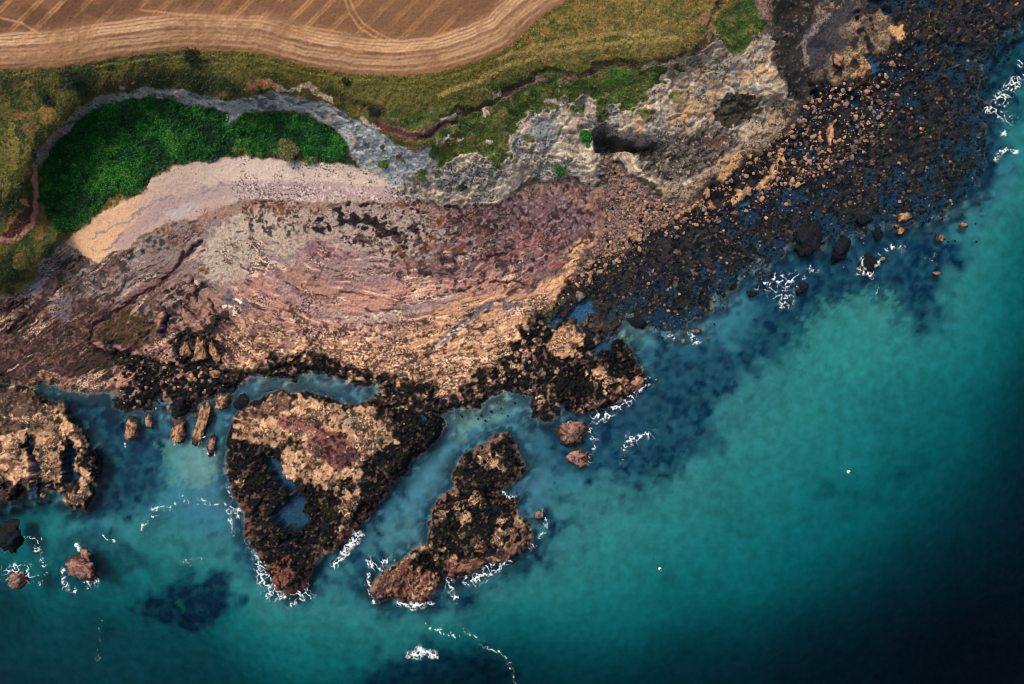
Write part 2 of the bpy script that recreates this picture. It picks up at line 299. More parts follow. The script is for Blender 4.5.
for cx, cy, rx, ry, c in ((32, 85, 6, 4, (150, 95, 60)), (20, 112, 9, 4, (120, 88, 52)), (45, 112, 10, 8, (122, 96, 48)), (137, 82, 3, 2, (176, 140, 100)), (122, 86, 3, 2, (150, 130, 115)), (12, 150, 5, 30, (118, 108, 52)), (24, 158, 3, 26, (125, 104, 56)), (30, 128, 8, 10, (104, 84, 48)), (40, 224, 5, 18, (118, 92, 50)), (20, 262, 9, 7, (120, 100, 60)), (6, 180, 4, 20, (98, 98, 40))):
    paint(c, E(cx, cy, rx, ry), 0.75)
# bare soil edges of the cliff top
paint((168, 116, 80), P([(248, 88), (256, 81), (264, 79), (272, 86), (285, 88), (270, 91), (250, 90)], 1.5)); paint((190, 165, 140), LN([(274, 90), (292, 90), (306, 87), (318, 94), (333, 101)], 1.4, 1.5, True), 0.9)
paint((40, 36, 26), LN([(330, 92), (350, 98), (365, 104), (382, 110)], 2.5, 4, True), 0.7)
slope_e = P([(385, 115), (455, 112), (500, 95), (550, 72), (592, 72), (675, 63), (700, 52), (735, 0), (760, 0), (765, 22), (735, 55), (690, 68), (660, 90), (648, 104), (600, 108), (570, 104), (512, 125), (515, 155), (497, 172), (470, 156), (450, 162), (432, 172), (425, 160), (434, 146)], 4)
paint((72, 90, 40), slope_e); paint((48, 72, 34), slope_e * sm(0.0, 0.6, n8 + 0.4 * n2)); paint((104, 96, 52), slope_e * sm(0.15, 0.7, n4 + 0.5 * n7), 0.8)
paint((128, 118, 90), slope_e * sm(0.62, 0.8, n3 + 0.3 * n9), 0.8)
paint((50, 92, 36), slope_e * sm(0.35, 0.8, n9) * sm(150, 90, Y), 0.7)
for cx, cy, rx, ry in ((508, 72, 26, 7), (525, 82, 20, 9)): pass
paint((66, 52, 44), LN(CREST[:-2], 2.2, 3.0, True) * sm(-0.5, 0.3, n5), 0.85); paint((120, 84, 82), LN([(500, 98), (512, 92), (520, 86), (540, 78), (548, 80)], 1.2, 1.5, True)); paint((135, 95, 92), LN([(568, 80), (575, 77), (590, 70)], 1.5, 2, True), 0.8)
paint((170, 150, 130), LN([(640, 62), (665, 65), (685, 58), (700, 48), (709, 36)], 2.2, 2.2, True) * sm(-0.6, 0.2, n3), 0.9); paint((142, 100, 84), LN([(700, 22), (709, 18), (711, 30), (704, 42)], 2.5, 3, True), 0.8)
paint((132, 86, 84), LN([(378, 122), (390, 128), (405, 134), (425, 135), (437, 128), (446, 120)], 2.6, 2.2)); paint((70, 60, 58), LN([(418, 136), (432, 133), (440, 124), (455, 117)], 1.0, 1.4)); paint((190, 170, 150), LN([(441, 122), (448, 118), (456, 115)], 0.6, 1.2)); paint((205, 185, 170), LN([(364, 118), (372, 126), (380, 130)], 2.0, 2, True), 0.8)
paint((126, 92, 80), P([(380, 138), (395, 143), (418, 146), (432, 142), (433, 148), (415, 153), (395, 147)], 2), 0.75)
for cx, cy, rx, ry, rot in ((485, 107, 5, 2, -45), (487, 142, 4, 2.5, -60), (448, 140, 5, 1.8, -15), (460, 138, 4, 2, -20), (484, 112, 4, 6, 0), (496, 95, 4, 2, -30), (556, 100, 12, 1.8, 0), (590, 106, 1.8, 9, 35), (562, 106, 1.6, 8, -25), (672, 75, 10, 3, -20), (655, 88, 8, 2.5, -30)):
    paint((196, 172, 155), E(cx, cy, rx, ry, rot), 0.9)
# slump scar on the west headland
paint((74, 48, 42), P([(0, 233), (10, 222), (22, 212), (27, 201), (34, 199), (35, 208), (29, 222), (20, 234), (8, 240), (0, 240), (-60, 250), (-60, 240)], 2)); paint((158, 112, 98), LN([(-60, 246), (0, 239), (10, 241), (22, 236), (30, 226), (35, 211), (37, 198), (34, 182), (34, 165)], 1.5, 2.2)); paint((168, 120, 88), E(25, 202, 4, 3)); paint((150, 105, 70), LN([(2, 230), (12, 220), (20, 212)], 1.2, 2.0, True), 0.7)
paint((86, 78, 70), erock); paint((60, 54, 50), erock * sm(0, 0.5, n3), 0.8); paint((146, 120, 96), erock * sm(0.1, 0.5, n8 + 0.5 * n7), 0.7); paint((34, 34, 36), erock * sm(0.15, 0.4, n4 + 0.6 * n2), 0.8)
# bay of bracken
paint((22, 62, 28), bay); paint((28, 88, 32), bay * sm(-0.1, 0.7, n5 + 0.3 * n7)); paint((52, 60, 36), bay * sm(0.5, 0.9, n8), 0.6)
paint((150, 118, 78), LN([(145, 190), (125, 196), (105, 208), (75, 233)], 3, 4, True) * sm(-0.1, 0.3, n3), 0.8); paint((140, 112, 76), LN([(222, 157), (250, 153), (285, 162), (340, 164)], 4, 5, True) * sm(-0.3, 0.4, n8), 0.85)
foot = P([(215, 216), (238, 194), (300, 197), (400, 197), (440, 200), (500, 202), (545, 176), (602, 186), (602, 215), (230, 224)], 2); paint((122, 108, 96), foot); paint((70, 62, 56), foot * sm(0.0, 0.4, n3))
# grey scarp
paint((152, 156, 152), scarp); paint((96, 102, 102), scarp * sm(0.05, 0.6, fbm(X * 0.35 - Y * 0.1, Y, 3.0, 3, 31))); paint((196, 194, 184), scarp * sm(0.15, 0.7, fbm(X * 0.5, Y - X * 0.45, 3.4, 3, 32)), 0.8)
paint((86, 76, 72), scarp * sm(230, 60, X), 0.6); paint((150, 160, 160), scarp * sm(340, 380, X), 0.45); paint((150, 120, 95), scarp * sm(0.55, 0.8, n4), 0.6)
paint((60, 70, 72), LN([(355, 135), (362, 140), (364, 147)], 1.6, 1.6, True), 0.7); paint((92, 84, 64), E(400, 161, 6, 2.5, 25)); paint((72, 72, 56), E(384, 148, 4, 2, 35)); paint((78, 96, 52), E(383, 164, 5, 4)); paint((70, 92, 44), E(420, 178, 7, 6)); paint((72, 96, 44), E(427, 172, 4, 4))
# eastern cliffs
g = fbm(X, Y - 0.6 * X, 4.2, 3, 41); paint((156, 142, 124), cliffE); paint((188, 174, 152), cliffE * sm(0.05, 0.7, g + 0.5 * n8)); paint((104, 98, 92), cliffE * sm(0.2, 0.8, n4 + 0.5 * n2), 0.75)
for cx, cy, rx, ry, rot in ((545, 130, 14, 12, 0), (548, 142, 10, 8, -40), (465, 176, 18, 4, -6), (520, 138, 8, 10, 0), (655, 118, 14, 6, -10), (705, 90, 16, 3, -20), (722, 100, 10, 5, -30), (690, 122, 8, 5, 0), (735, 70, 8, 16, 10), (762, 45, 7, 18, 10), (610, 118, 10, 6, 0)): paint((124, 130, 130), E(cx, cy, rx, ry, rot), 0.7)
for cx, cy, rx, ry, rot in ((696, 108, 16, 8, -25), (712, 98, 12, 6, -20), (676, 122, 10, 6, 0), (742, 76, 6, 8, 0), (752, 98, 4, 6, 0), (627, 138, 4, 3, 0), (755, 70, 5, 10, 0), (770, 72, 4, 9, 0), (640, 128, 5, 8, 0), (530, 166, 6, 3, 0)): paint((176, 132, 88), E(cx, cy, rx, ry, rot) * sm(-0.5, 0.2, n3), 0.8)
paint((190, 172, 150), P([(488, 205), (496, 188), (505, 178), (518, 184), (520, 188), (500, 205)], 2)); paint((70, 72, 68), LN([(488, 207), (500, 202), (520, 188), (540, 172), (552, 162)], 1.0, 1.6, True), 0.8)
for cx, cy, rx, ry, c in ((586, 138, 5, 8, (34, 96, 28)), (560, 170, 6, 4, (40, 100, 32)), (567, 172, 4, 3, (44, 84, 34)), (463, 187, 5, 4, (26, 40, 26)), (467, 189, 3, 2.5, (84, 112, 40)), (604, 110, 10, 10, (66, 84, 38)), (575, 108, 8, 5, (62, 82, 36)), (532, 136, 6, 4, (98, 98, 52)), (677, 98, 9, 5, (82, 98, 42)), (648, 114, 8, 7, (78, 84, 48)), (702, 131, 5, 4, (92, 104, 46)), (690, 170, 5, 4, (96, 100, 48)), (712, 162, 7, 4, (64, 74, 48)), (745, 40, 5, 6, (62, 88, 40)), (635, 110, 5, 3, (80, 100, 44))): paint(c, E(cx, cy, rx, ry), 0.95)
paint((170, 138, 102), cliffE * sm(625, 690, X) * sm(-0.3, 0.4, n9 + 0.4 * n4), 0.6); paint((120, 124, 122), cliffE * sm(0.25, 0.6, n9 - 0.4 * n4), 0.5)
floor_ = P([(636, 150), (660, 140), (690, 135), (712, 125), (740, 132), (735, 150), (712, 166), (692, 178), (665, 186), (648, 178), (640, 165)], 4)
paint((92, 84, 76), floor_); paint((54, 52, 48), floor_ * sm(0.1, 0.5, n2 + 0.4 * n4)); paint((150, 138, 130), floor_ * sm(0.55, 0.75, n1 + 0.3 * n3), 0.8); paint((84, 62, 44), E(715, 143, 10, 6), 0.7)
paint((58, 54, 46), E(737, 110, 22, 17, -20)); paint((86, 84, 70), E(737, 108, 18, 13, -20) * sm(0.1, 0.6, n2), 0.6)
paint((62, 62, 62), P([(592, 132), (600, 127), (612, 140), (640, 143), (655, 140), (655, 155), (640, 153), (620, 151), (606, 156), (596, 152)], 2), 0.9); paint((88, 58, 44), E(640, 150, 8, 4), 0.5)  # shadow of the cleft darkened into the rock colour
ledge = LN([(660, 190), (676, 196), (690, 192), (702, 182), (716, 170), (740, 152), (762, 140), (776, 122), (777, 98)], 4.5, 4, True); paint((150, 128, 104), ledge)
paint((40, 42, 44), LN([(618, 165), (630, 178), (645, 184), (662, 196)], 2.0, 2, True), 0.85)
# north-east corner: dark gully and tawny outcrops
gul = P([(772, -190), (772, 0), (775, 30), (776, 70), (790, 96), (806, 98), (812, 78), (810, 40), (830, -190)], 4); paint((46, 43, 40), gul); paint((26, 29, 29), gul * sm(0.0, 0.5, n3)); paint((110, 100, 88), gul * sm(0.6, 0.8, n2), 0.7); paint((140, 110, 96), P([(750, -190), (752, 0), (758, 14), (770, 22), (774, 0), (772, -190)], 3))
slab = P([(806, 30), (822, 14), (850, 4), (858, 10), (846, 34), (846, 48), (830, 60), (812, 66)], 3); paint((56, 54, 58), slab); paint((36, 38, 44), slab * sm(0, 0.5, n3))
paint((120, 110, 104), LN([(808, 62), (806, 36), (818, 22), (830, 12)], 1.5, 2, True), 0.8)
taw = (lambda m_: m_ * sm(-0.7, 0.0, n4 + 0.5 * n3))(P([(846, 50), (842, 30), (856, 16), (880, 6), (892, 30), (886, 48), (868, 60), (874, 78), (856, 82), (850, 70), (836, 80), (826, 72), (830, 58)], 5))
# pebble beach and sand
paint((168, 148, 136), beach); paint((162, 138, 130), beach * sm(-4, 8, Y - (206 - 0.00 * X) + 16 * sm(240, 120, X) * 0 + 10), 0.7); paint((200, 160, 124), beach * sm(170, 110, X)); paint((196, 176, 160), beach * sm(180, 168, Y - 0.05 * X) * sm(180, 240, X), 0.6)
paint((152, 130, 128), LN([(120, 244), (145, 222), (170, 205), (200, 194), (240, 188), (300, 188), (390, 194)], 5, 4) * beach, 0.75); paint((110, 100, 110), LN([(95, 236), (112, 228), (140, 212), (160, 200), (172, 194)], 0.4, 1.2, True) * beach, 0.7); paint((120, 104, 112), LN([(104, 252), (114, 244), (122, 238)], 0.6, 1.2, True), 0.8); paint((120, 110, 118), LN([(200, 188), (250, 186), (300, 184)], 0.5, 1.2, True) * beach, 0.6)
paint((222, 206, 200), beach * sm(0.45, 0.75, n1 + 0.25 * n3) * sm(200, 280, X), 0.8); paint((128, 112, 112), beach * sm(0.5, 0.8, n1), 0.35)
paint((168, 168, 172), E(180, 210, 16, 5, -15), 0.35)

# the wave-cut platform
south = sm(0, 10, sd_main + 0) * (1 - np.clip(field + scarp + bay + beach + cliffE, 0, 1))
plat_poly = [(-190, 310), (0, 297), (22, 292), (40, 272), (58, 245), (70, 245), (97, 263), (127, 250), (160, 227), (222, 207), (265, 198), (300, 203), (398, 203), (440, 206), (490, 209), (520, 191), (545, 181), (585, 185), (604, 192), (606, 235), (580, 262), (560, 295), (540, 322), (600, 340), (660, 340), (640, 440), (300, 640), (-190, 640)]
plat = np.clip(P(plat_poly, 2.5), 0, 1)
NB = NST
q = np.sqrt(((X - 395) / 1.75) ** 2 + (Y - 205) ** 2) + 3.5 * n6 + 1.0 * n4
paint((142, 110, 98), plat)
def pl(c, m, a=1.0): paint(c, m * plat, a)
pl((122, 108, 104), E(160, 270, 110, 45, -15, 0.6)); pl((152, 140, 126), E(255, 245, 60, 32, -20, 0.6), 0.85); pl((108, 84, 86), E(510, 245, 100, 48, -15, 0.5)); pl((142, 128, 118), E(370, 232, 80, 30, 5, 0.6), 0.9)
pl((132, 112, 112), E(355, 270, 60, 20, 15, 0.6), 0.6); pl((120, 82, 90), E(330, 252, 26, 8, 10, 0.6), 0.7); pl((78, 58, 56), E(40, 345, 110, 50, -10, 0.5)); pl((88, 76, 72), E(75, 275, 42, 22, -25, 0.6), 0.8)
pl((166, 122, 106), E(430, 292, 110, 14, -8, 0.7), 0.75); pl((160, 116, 104), E(300, 310, 70, 26, 20, 0.7), 0.6)
pl((166, 128, 98), E(470, 340, 95, 46, -22, 0.4)); pl((168, 128, 98), E(370, 362, 100, 22, 4, 0.4)); pl((166, 126, 98), E(240, 345, 46, 28, 0, 0.5), 0.9); pl((180, 140, 100), E(595, 255, 40, 22, -40, 0.6), 0.9); pl((182, 140, 100), E(560, 285, 30, 10, -35, 0.6), 0.9)
st = np.sin(q * 0.5 + 2.2 * n6 + 0.8 * n5); st2 = np.sin(q * 0.95 + 2.0 + 2.4 * n5 + 1.5 * n6); zone = sm(190, 250, X) * sm(235, 275, Y + 20 * sm(420, 250, X)) * plat
paint((126, 98, 104), zone * sm(0.2, 0.9, st) * sm(345, 320, Y) * sm(-0.4, 0.4, n9), 0.5); paint((196, 160, 132), zone * sm(0.4, 0.95, st2) * sm(-0.2, 0.5, n9), 0.5); paint((112, 84, 80), zone * sm(0.65, 0.95, -st2) * sm(-0.1, 0.5, n5), 0.5)
band = [(270, 258), (280, 280), (300, 300), (325, 313), (355, 319), (390, 315), (420, 306), (450, 297)]
pl((136, 118, 118), brk(LN(band, 5, 5), 0.8), 0.55); pl((178, 166, 138), LN([(335, 314), (360, 317), (390, 311), (412, 303), (425, 298)], 2.0, 2.5, True) * sm(-0.4, 0.2, n2), 0.75); pl((112, 96, 112), LN([(310, 246), (290, 258), (275, 262), (262, 255)], 1.5, 3), 0.5)
pur = E(236, 306, 13, 17, -40); pl((92, 88, 102), pur * sm(-0.5, 0.2, n3), 0.85); pl((206, 188, 158), (E(231, 310, 4, 10, -50) + E(241, 296, 3, 8, -15)) * sm(-0.1, 0.4, n2)); pl((104, 98, 108), E(62, 308, 13, 13, 20), 0.8)
# the western gully, the mossy wedge above the inlet and its pale rim
pl((92, 74, 44), P([(93, 336), (128, 306), (150, 288), (158, 300), (160, 318), (166, 340), (158, 350), (130, 346), (104, 343)], 5) * sm(-0.6, 0.0, n3), 0.8)
pl((120, 84, 82), LN([(84, 342), (100, 322), (136, 297), (166, 277), (186, 254)], 3.5, 3, True), 0.7); pl((58, 54, 40), P([(60, 362), (90, 356), (112, 360), (118, 374), (95, 380), (66, 374)], 5) * sm(-0.5, 0.1, n3), 0.75)
pl((164, 120, 96), brk(LN([(16, 383), (45, 379), (62, 384), (100, 386), (122, 380), (140, 368), (150, 376)], 4, 4, True), 0.6), 0.8); pl((56, 44, 42), LN([(0, 376), (22, 378), (40, 370), (60, 362), (88, 345)], 0.8, 1.6, True), 0.8)
# black lichen specks, moss, cracks, a painted rim shadow
cdark = E(370, 225, 62, 24, 8, 0.5); pl((48, 43, 42), cdark * sm(0.0, 0.25, 0.8 * n4 + 0.6 * n3 + 0.3 * n2)); pl((54, 42, 46), E(505, 240, 105, 50, -12, 0.5) * sm(0.0, 0.35, 0.5 * n4 + 0.6 * n3 + 0.5 * n2), 0.75); pl((104, 68, 38), E(470, 240, 70, 30, -12, 0.5) * sm(0.15, 0.45, 0.8 * n8 + 0.4 * n7), 0.7); pl((140, 118, 122), E(500, 240, 100, 45, -12, 0.5) * sm(0.35, 0.6, n7 + 0.3 * n8), 0.4); pl((52, 46, 52), E(470, 255, 90, 34, -10, 0.5) * sm(0.35, 0.6, n3 + 0.4 * n7), 0.75); pl((46, 44, 44), E(275, 220, 40, 20, 0, 0.5) * sm(0.35, 0.6, n3 + 0.4 * n2), 0.8)
pl((48, 48, 48), E(95, 265, 45, 26, -20, 0.5) * sm(0.05, 0.4, n4 + 0.5 * n2), 0.75); pl((150, 136, 130), E(110, 275, 40, 24, -20, 0.5) * sm(0.4, 0.7, n7 + 0.3 * n8), 0.6); pl((142, 118, 122), E(520, 235, 80, 40, -10, 0.5) * sm(0.4, 0.65, n7 + 0.4 * n4), 0.6); pl((150, 92, 92), E(530, 250, 50, 24, -10, 0.5) * sm(0.1, 0.6, n4), 0.6)
for cx, cy, rx, ry in ((165, 232, 9, 6), (180, 240, 10, 6), (195, 230, 8, 5), (150, 252, 8, 5), (282, 212, 6, 8), (316, 207, 7, 8), (400, 250, 9, 7), (432, 246, 8, 6), (452, 250, 12, 5), (484, 230, 12, 4), (475, 215, 10, 4), (440, 220, 6, 4), (398, 207, 12, 3), (500, 262, 8, 5), (72, 323, 9, 5), (82, 326, 7, 4), (100, 335, 12, 6), (128, 330, 10, 12), (118, 318, 14, 6), (60, 355, 12, 5), (20, 345, 8, 4), (150, 300, 7, 8), (105, 350, 12, 4), (200, 268, 6, 5), (110, 240, 6, 4)):
    pl((112, 70, 34) if cy < 280 else (100, 74, 36), E(cx, cy, rx, ry, 0, 0.7) * sm(-0.35, 0.25, n7 + 0.4 * n3), 0.85)
pl((28, 56, 50), (E(148, 243, 7, 6) + E(162, 248, 10, 4, 20) + E(128, 250, 6, 8) + E(172, 222, 5, 3)) * sm(-0.3, 0.2, n2), 0.75); pl((38, 50, 44), E(450, 202, 16, 8) * sm(0, 0.4, n2), 0.7); pl((58, 50, 40), E(45, 340, 70, 26, -10, 0.5) * sm(0.1, 0.5, n4 + 0.4 * n2), 0.8); pl((130, 90, 84), E(40, 335, 80, 36, -15, 0.5) * sm(0.35, 0.7, n7 + 0.4 * n8), 0.6); pl((70, 62, 40), E(118, 328, 36, 20, -20, 0.5) * sm(-0.1, 0.4, n3), 0.7)
pl((164, 118, 104), LN([(92, 344), (110, 350), (140, 353), (160, 352), (165, 340), (160, 325), (156, 312)], 2.5, 3, True), 0.8)
CRACKS_AND_SHADE = [([(88, 338), (92, 328), (104, 320), (120, 308), (138, 297), (152, 289), (166, 278), (176, 266), (184, 256), (200, 242)], 1.3), ([(442, 294), (462, 290), (475, 284), (495, 283), (513, 281), (525, 285), (536, 288)], 0.7), ([(290, 367), (303, 355), (313, 342), (320, 332)], 0.9), ([(90, 343), (98, 351), (118, 356), (140, 359), (158, 362)], 1.4), ([(166, 290), (172, 298), (190, 312), (205, 326), (212, 340)], 0.8), ([(192, 280), (196, 290), (195, 302)], 0.9), ([(208, 302), (214, 308), (222, 318), (218, 326)], 1.2), ([(380, 237), (392, 233), (408, 235)], 0.8), ([(486, 256), (500, 255), (512, 257)], 0.6), ([(240, 376), (270, 372), (292, 365)], 1.3), ([(8, 308), (18, 304), (30, 310), (24, 322), (12, 330)], 3.0)]  # line along the wedge's lower rim is its shadow, drawn dark
cr = np.zeros((NY, NX), dtype=F)
for pts, w in CRACKS_AND_SHADE: cr = np.maximum(cr, (1 - sm(w * 0.8, w + 1.6, line_d(pts, X + 1.8 * WX + 1.6 * wx, Y + 1.8 * WY + 1.6 * wy) + 0.8 * n3)) * (sm(-1.0, -0.2, n8 + 0.3 * n2) if w < 1.25 else 1.0))
# blocks and gullies where the beds break up
_bx = X + 5 * WX + 1.5 * wx; _by = Y + 5 * WY + 1.5 * wy
blk = worley((_bx * 0.75 + _by * 0.66) * 0.62, -_bx * 0.66 + _by * 0.75, 13, 3); blk2 = worley((_bx * 0.9 - _by * 0.43) * 0.6, _bx * 0.43 + _by * 0.9, 11, 5)
blkzone = P([(152, 300), (162, 280), (190, 272), (210, 285), (232, 318), (240, 350), (232, 372), (205, 372), (180, 366), (160, 340)], 6)
joint = blkzone * sm(0.16, 0.04, blk + 0.05 * n3) * sm(-0.8, 0.0, n5 + 0.4 * n4)
blkzone2 = P([(90, 338), (160, 352), (240, 345), (300, 352), (380, 365), (440, 380), (520, 340), (560, 300), (545, 292), (480, 330), (400, 352), (300, 338), (230, 325), (160, 300)], 8) * sm(-0.3, 0.4, n9)
joint = np.maximum(joint, 0.8 * blkzone2 * sm(0.12, 0.03, blk2 + 0.05 * n3) * sm(-0.5, 0.2, n4))
pl((146, 108, 94), blkzone, 0.4); pl((98, 76, 66), blkzone * sm(0.1, 0.6, n4), 0.45); pl((30, 30, 33), joint, 0.88); pl((32, 36, 42), blkzone * sm(0.35, 0.6, n5 + 0.35 * n3), 0.85)
pl((34, 32, 34), cr, 0.85); paint((168, 122, 110), LN([(292, 370), (306, 356), (318, 343), (330, 322)], 1.4, 1.5), 0.7)
groove = np.maximum(LN([(432, 349), (446, 338), (458, 327), (470, 317), (484, 308), (492, 306)], 1.6, 1.6), E(512, 304, 12, 5, 5)); pl((94, 98, 112), groove, 0.9); pl((180, 175, 172), LN([(448, 336), (464, 324)], 0.6, 1), 0.7)  # sky sheen on the puddles painted into the groove as grey-blue
pl((64, 54, 54), (E(432, 332, 9, 3, -10) + E(425, 347, 6, 2) + E(487, 328, 9, 4, -15) + E(300, 330, 12, 4) + E(292, 310, 10, 5, 20) + E(282, 318, 7, 3) + E(420, 322, 8, 3)) * sm(-0.3, 0.2, n2), 0.75)
pl((60, 50, 44), sm(300, 330, Y) * sm(0.42, 0.6, n2 + 0.35 * n4) * sm(190, 240, X), 0.75); pl((204, 168, 130), sm(300, 340, Y) * sm(0.45, 0.75, n7 - 0.2 * n4) * sm(210, 250, X), 0.6)
scw = P([(20, 292), (40, 272), (56, 246), (66, 240), (72, 250), (55, 272), (30, 300)], 3); paint((124, 120, 118), scw); paint((84, 92, 84), scw * sm(0.0, 0.5, n3), 0.7); paint((28, 34, 28), E(22, 310, 14, 9, -30) * sm(-0.4, 0.2, n3), 0.9); paint((28, 34, 30), E(30, 300, 6, 6), 0.9); paint((60, 86, 56), LN([(50, 256), (58, 244)], 2, 2, True), 0.8)

paint((118, 84, 80), plat * sm(0.3, 0.55, ST1) * sm(-0.6, 0.2, n9), 0.7); paint((206, 172, 146), plat * sm(0.42, 0.62, ST2 - 0.3 * ST1) * sm(-0.5, 0.5, n5) * sm(225, 260, Y), 0.5); paint((62, 52, 52), plat * sm(0.55, 0.8, streak(3.0, 4, 331, 0.2)), 0.8)
NB = NBK
# boulder shore ground
paint((40, 38, 40), boul * (1 - cliffE)); paint((10, 16, 23), boul * sm(-0.5, 0.2, n3) * (1 - 0.8 * sm(260, 200, Y) * sm(700, 620, X)), 0.9)
scree = P([(596, 165), (604, 155), (616, 165), (632, 180), (655, 198), (690, 206), (660, 226), (630, 244), (600, 262), (575, 275), (600, 235), (608, 208)], 4); paint((128, 104, 94), scree); paint((76, 64, 62), scree * sm(0.1, 0.5, n2))
paint((138, 114, 88), taw); paint((62, 58, 52), taw * sm(-0.1, 0.4, n3 + 0.4 * n8), 0.8); paint((172, 138, 98), taw * sm(0.3, 0.7, n7) * sm(40, 60, Y), 0.8)
TAN = [[(768, 176), (778, 160), (784, 146), (788, 150), (782, 164), (776, 178), (762, 190), (752, 186)], [(720, 184), (730, 176), (740, 164), (744, 152), (738, 154), (728, 166), (718, 178)], [(828, 135), (834, 122), (838, 118), (836, 130), (830, 140)], [(888, 26), (902, 24), (908, 36), (896, 40), (886, 36)], [(735, 205), (748, 194), (752, 186), (745, 186), (735, 196), (728, 204)], [(858, 62), (870, 60), (870, 74), (862, 82), (854, 74)]]
for pts in TAN: m = P(pts, 1.5); paint((176, 134, 92), m); H = H + 0.35 * m; paint((200, 160, 112), m * sm(0.1, 0.6, n2), 0.6)
weed = np.zeros((NY, NX), dtype=F)
for i, pts in enumerate(WEED): weed = np.maximum(weed, sm(-7, 4, poly_sd(pts, XW, YW) + 6 * n3 + (3 * n8)) * (sm(-0.9, -0.2, n3) if i < 2 else sm(-0.5, 0.2, n3)))
weed *= (1 - np.clip(taw + cliffE, 0, 1))
for pts in TAN: weed *= 1 - P(pts, 2)
def weedpaint(m):
    paint((15, 21, 27), m); paint((38, 38, 40), m * sm(0.15, 0.6, n2), 0.8); paint((48, 50, 32), m * sm(0.1, 0.6, n4 + 0.3 * n1), 0.65); paint((116, 92, 74), m * sm(0.62, 0.85, n7 + 0.35 * n8), 0.6)
out = E(566, 340, 19, 15, -35, 0.4); weed = weed * (1 - out * 0.9)
paint((178, 136, 96), out * sm(-0.5, 0.1, n2)); weedpaint(weed); paint((52, 48, 38), out * sm(0.15, 0.5, n3) * sm(560, 575, X), 0.8)
paint((40, 40, 40), E(606, 318, 16, 20, -25, 0.4), 0.6)
H = H + 0.5 * out + 0.5 * E(604, 318, 16, 22, -25, 0.5)

# islets
isl_weed = np.zeros((NY, NX), dtype=F)
def islpaint(k, sd, tan, pink, weeds, keep):
    global isl_weed
    m = sm(-4, -1, sd)
    paint((156, 122, 94), m); paint((188, 152, 118), m * sm(0.15, 0.6, n7 + 0.3 * n8), 0.7); paint((112, 86, 68), m * sm(0.1, 0.6, n4 + 0.3 * n2), 0.7)
    for (cx, cy, rx, ry, rot, c) in pink: paint(c, m * E(cx, cy, rx, ry, rot, 0.35) * sm(-1.2, -0.4, n2), 0.85)
    paint((44, 40, 36), m * sm(0.42, 0.6, n2 + 0.35 * n4), 0.75)
    w = np.zeros((NY, NX), dtype=F)
    for pts in weeds: w = np.maximum(w, sm(-6, 5, poly_sd(pts, XW, YW) + 5 * n3 + 3 * n8))
    for (cx, cy, rx, ry, rot) in keep: w = w * (1 - E(cx, cy, rx, ry, rot, 0.6) * sm(-0.5, 0.1, n3 + 0.5 * n2))
    w = np.maximum(w, 0.9 * sm(7, 1, sd + 4 * n4) * sm(-0.8, -0.1, n3)); w *= m; isl_weed = np.maximum(isl_weed, w); weedpaint(np.clip(sm(0.08, 0.8, w + 0.3 * n2 * (w > 0.05)), 0, 1))
    rim = m * sm(9, 3, sd) ; return rim
r1 = islpaint('big', sd_isl['big'], None, [(330, 448, 26, 18, 35, (112, 66, 70)), (300, 424, 22, 10, 10, (138, 84, 80)), (270, 408, 22, 9, -15, (104, 76, 66)), (350, 418, 9, 8, 0, (148, 134, 108)), (345, 455, 12, 12, 0, (104, 62, 68))],
  [[(222, 440), (240, 440), (262, 444), (278, 452), (290, 446), (286, 454), (272, 466), (282, 480), (298, 478), (312, 486), (325, 492), (330, 520), (320, 560), (300, 600), (255, 565), (240, 520), (226, 490)],
   [(366, 402), (392, 410), (446, 416), (450, 432), (420, 462), (398, 490), (372, 520), (352, 540), (345, 520), (356, 492), (366, 470), (376, 450), (392, 438), (388, 424), (372, 412)], [(330, 480), (350, 470), (360, 500), (345, 530), (325, 555), (312, 540), (318, 505)]],
  [(382, 430, 12, 14, 20), (345, 500, 14, 18, 10), (238, 480, 6, 8, 0), (290, 455, 10, 6, 0), (338, 478, 16, 8, 0)])
paint((126, 82, 68), r1 * sm(470, 500, Y) * sm(-0.2, 0.4, n2), 0.75); paint((132, 82, 66), E(283, 572, 10, 16, -35) * sm(-0.4, 0.3, n2) * sm(-1, 1.5, sd_isl['big']), 0.8); paint((130, 88, 74), E(328, 552, 10, 5, -30) * sm(-0.4, 0.3, n2) * sm(-1, 1.5, sd_isl['big']), 0.8)
paint((30, 32, 34), LN([(291, 438), (284, 446), (276, 455)], 1.2, 1.6), 0.9)
r2 = islpaint('mid', sd_isl['mid'], None, [(405, 580, 32, 16, -30, (122, 80, 70)), (462, 568, 30, 9, -15, (128, 84, 74)), (515, 540, 14, 22, 20, (112, 78, 70))],
  [[(508, 430), (530, 466), (500, 492), (520, 500), (520, 540), (500, 556), (470, 560), (432, 552), (425, 522), (438, 500), (455, 488), (450, 474), (465, 456)], [(400, 560), (440, 545), (442, 580), (420, 570)]],
  [(490, 459, 15, 11, 30), (463, 512, 12, 12, 0), (478, 545, 7, 8, 0), (474, 500, 8, 10, 0), (466, 530, 9, 6, 0), (508, 482, 10, 3, -35), (440, 515, 6, 6, 0), (400, 585, 20, 6, -30), (505, 535, 12, 18, 0)])
paint((150, 108, 92), r2 * sm(-0.1, 0.5, n2), 0.6)
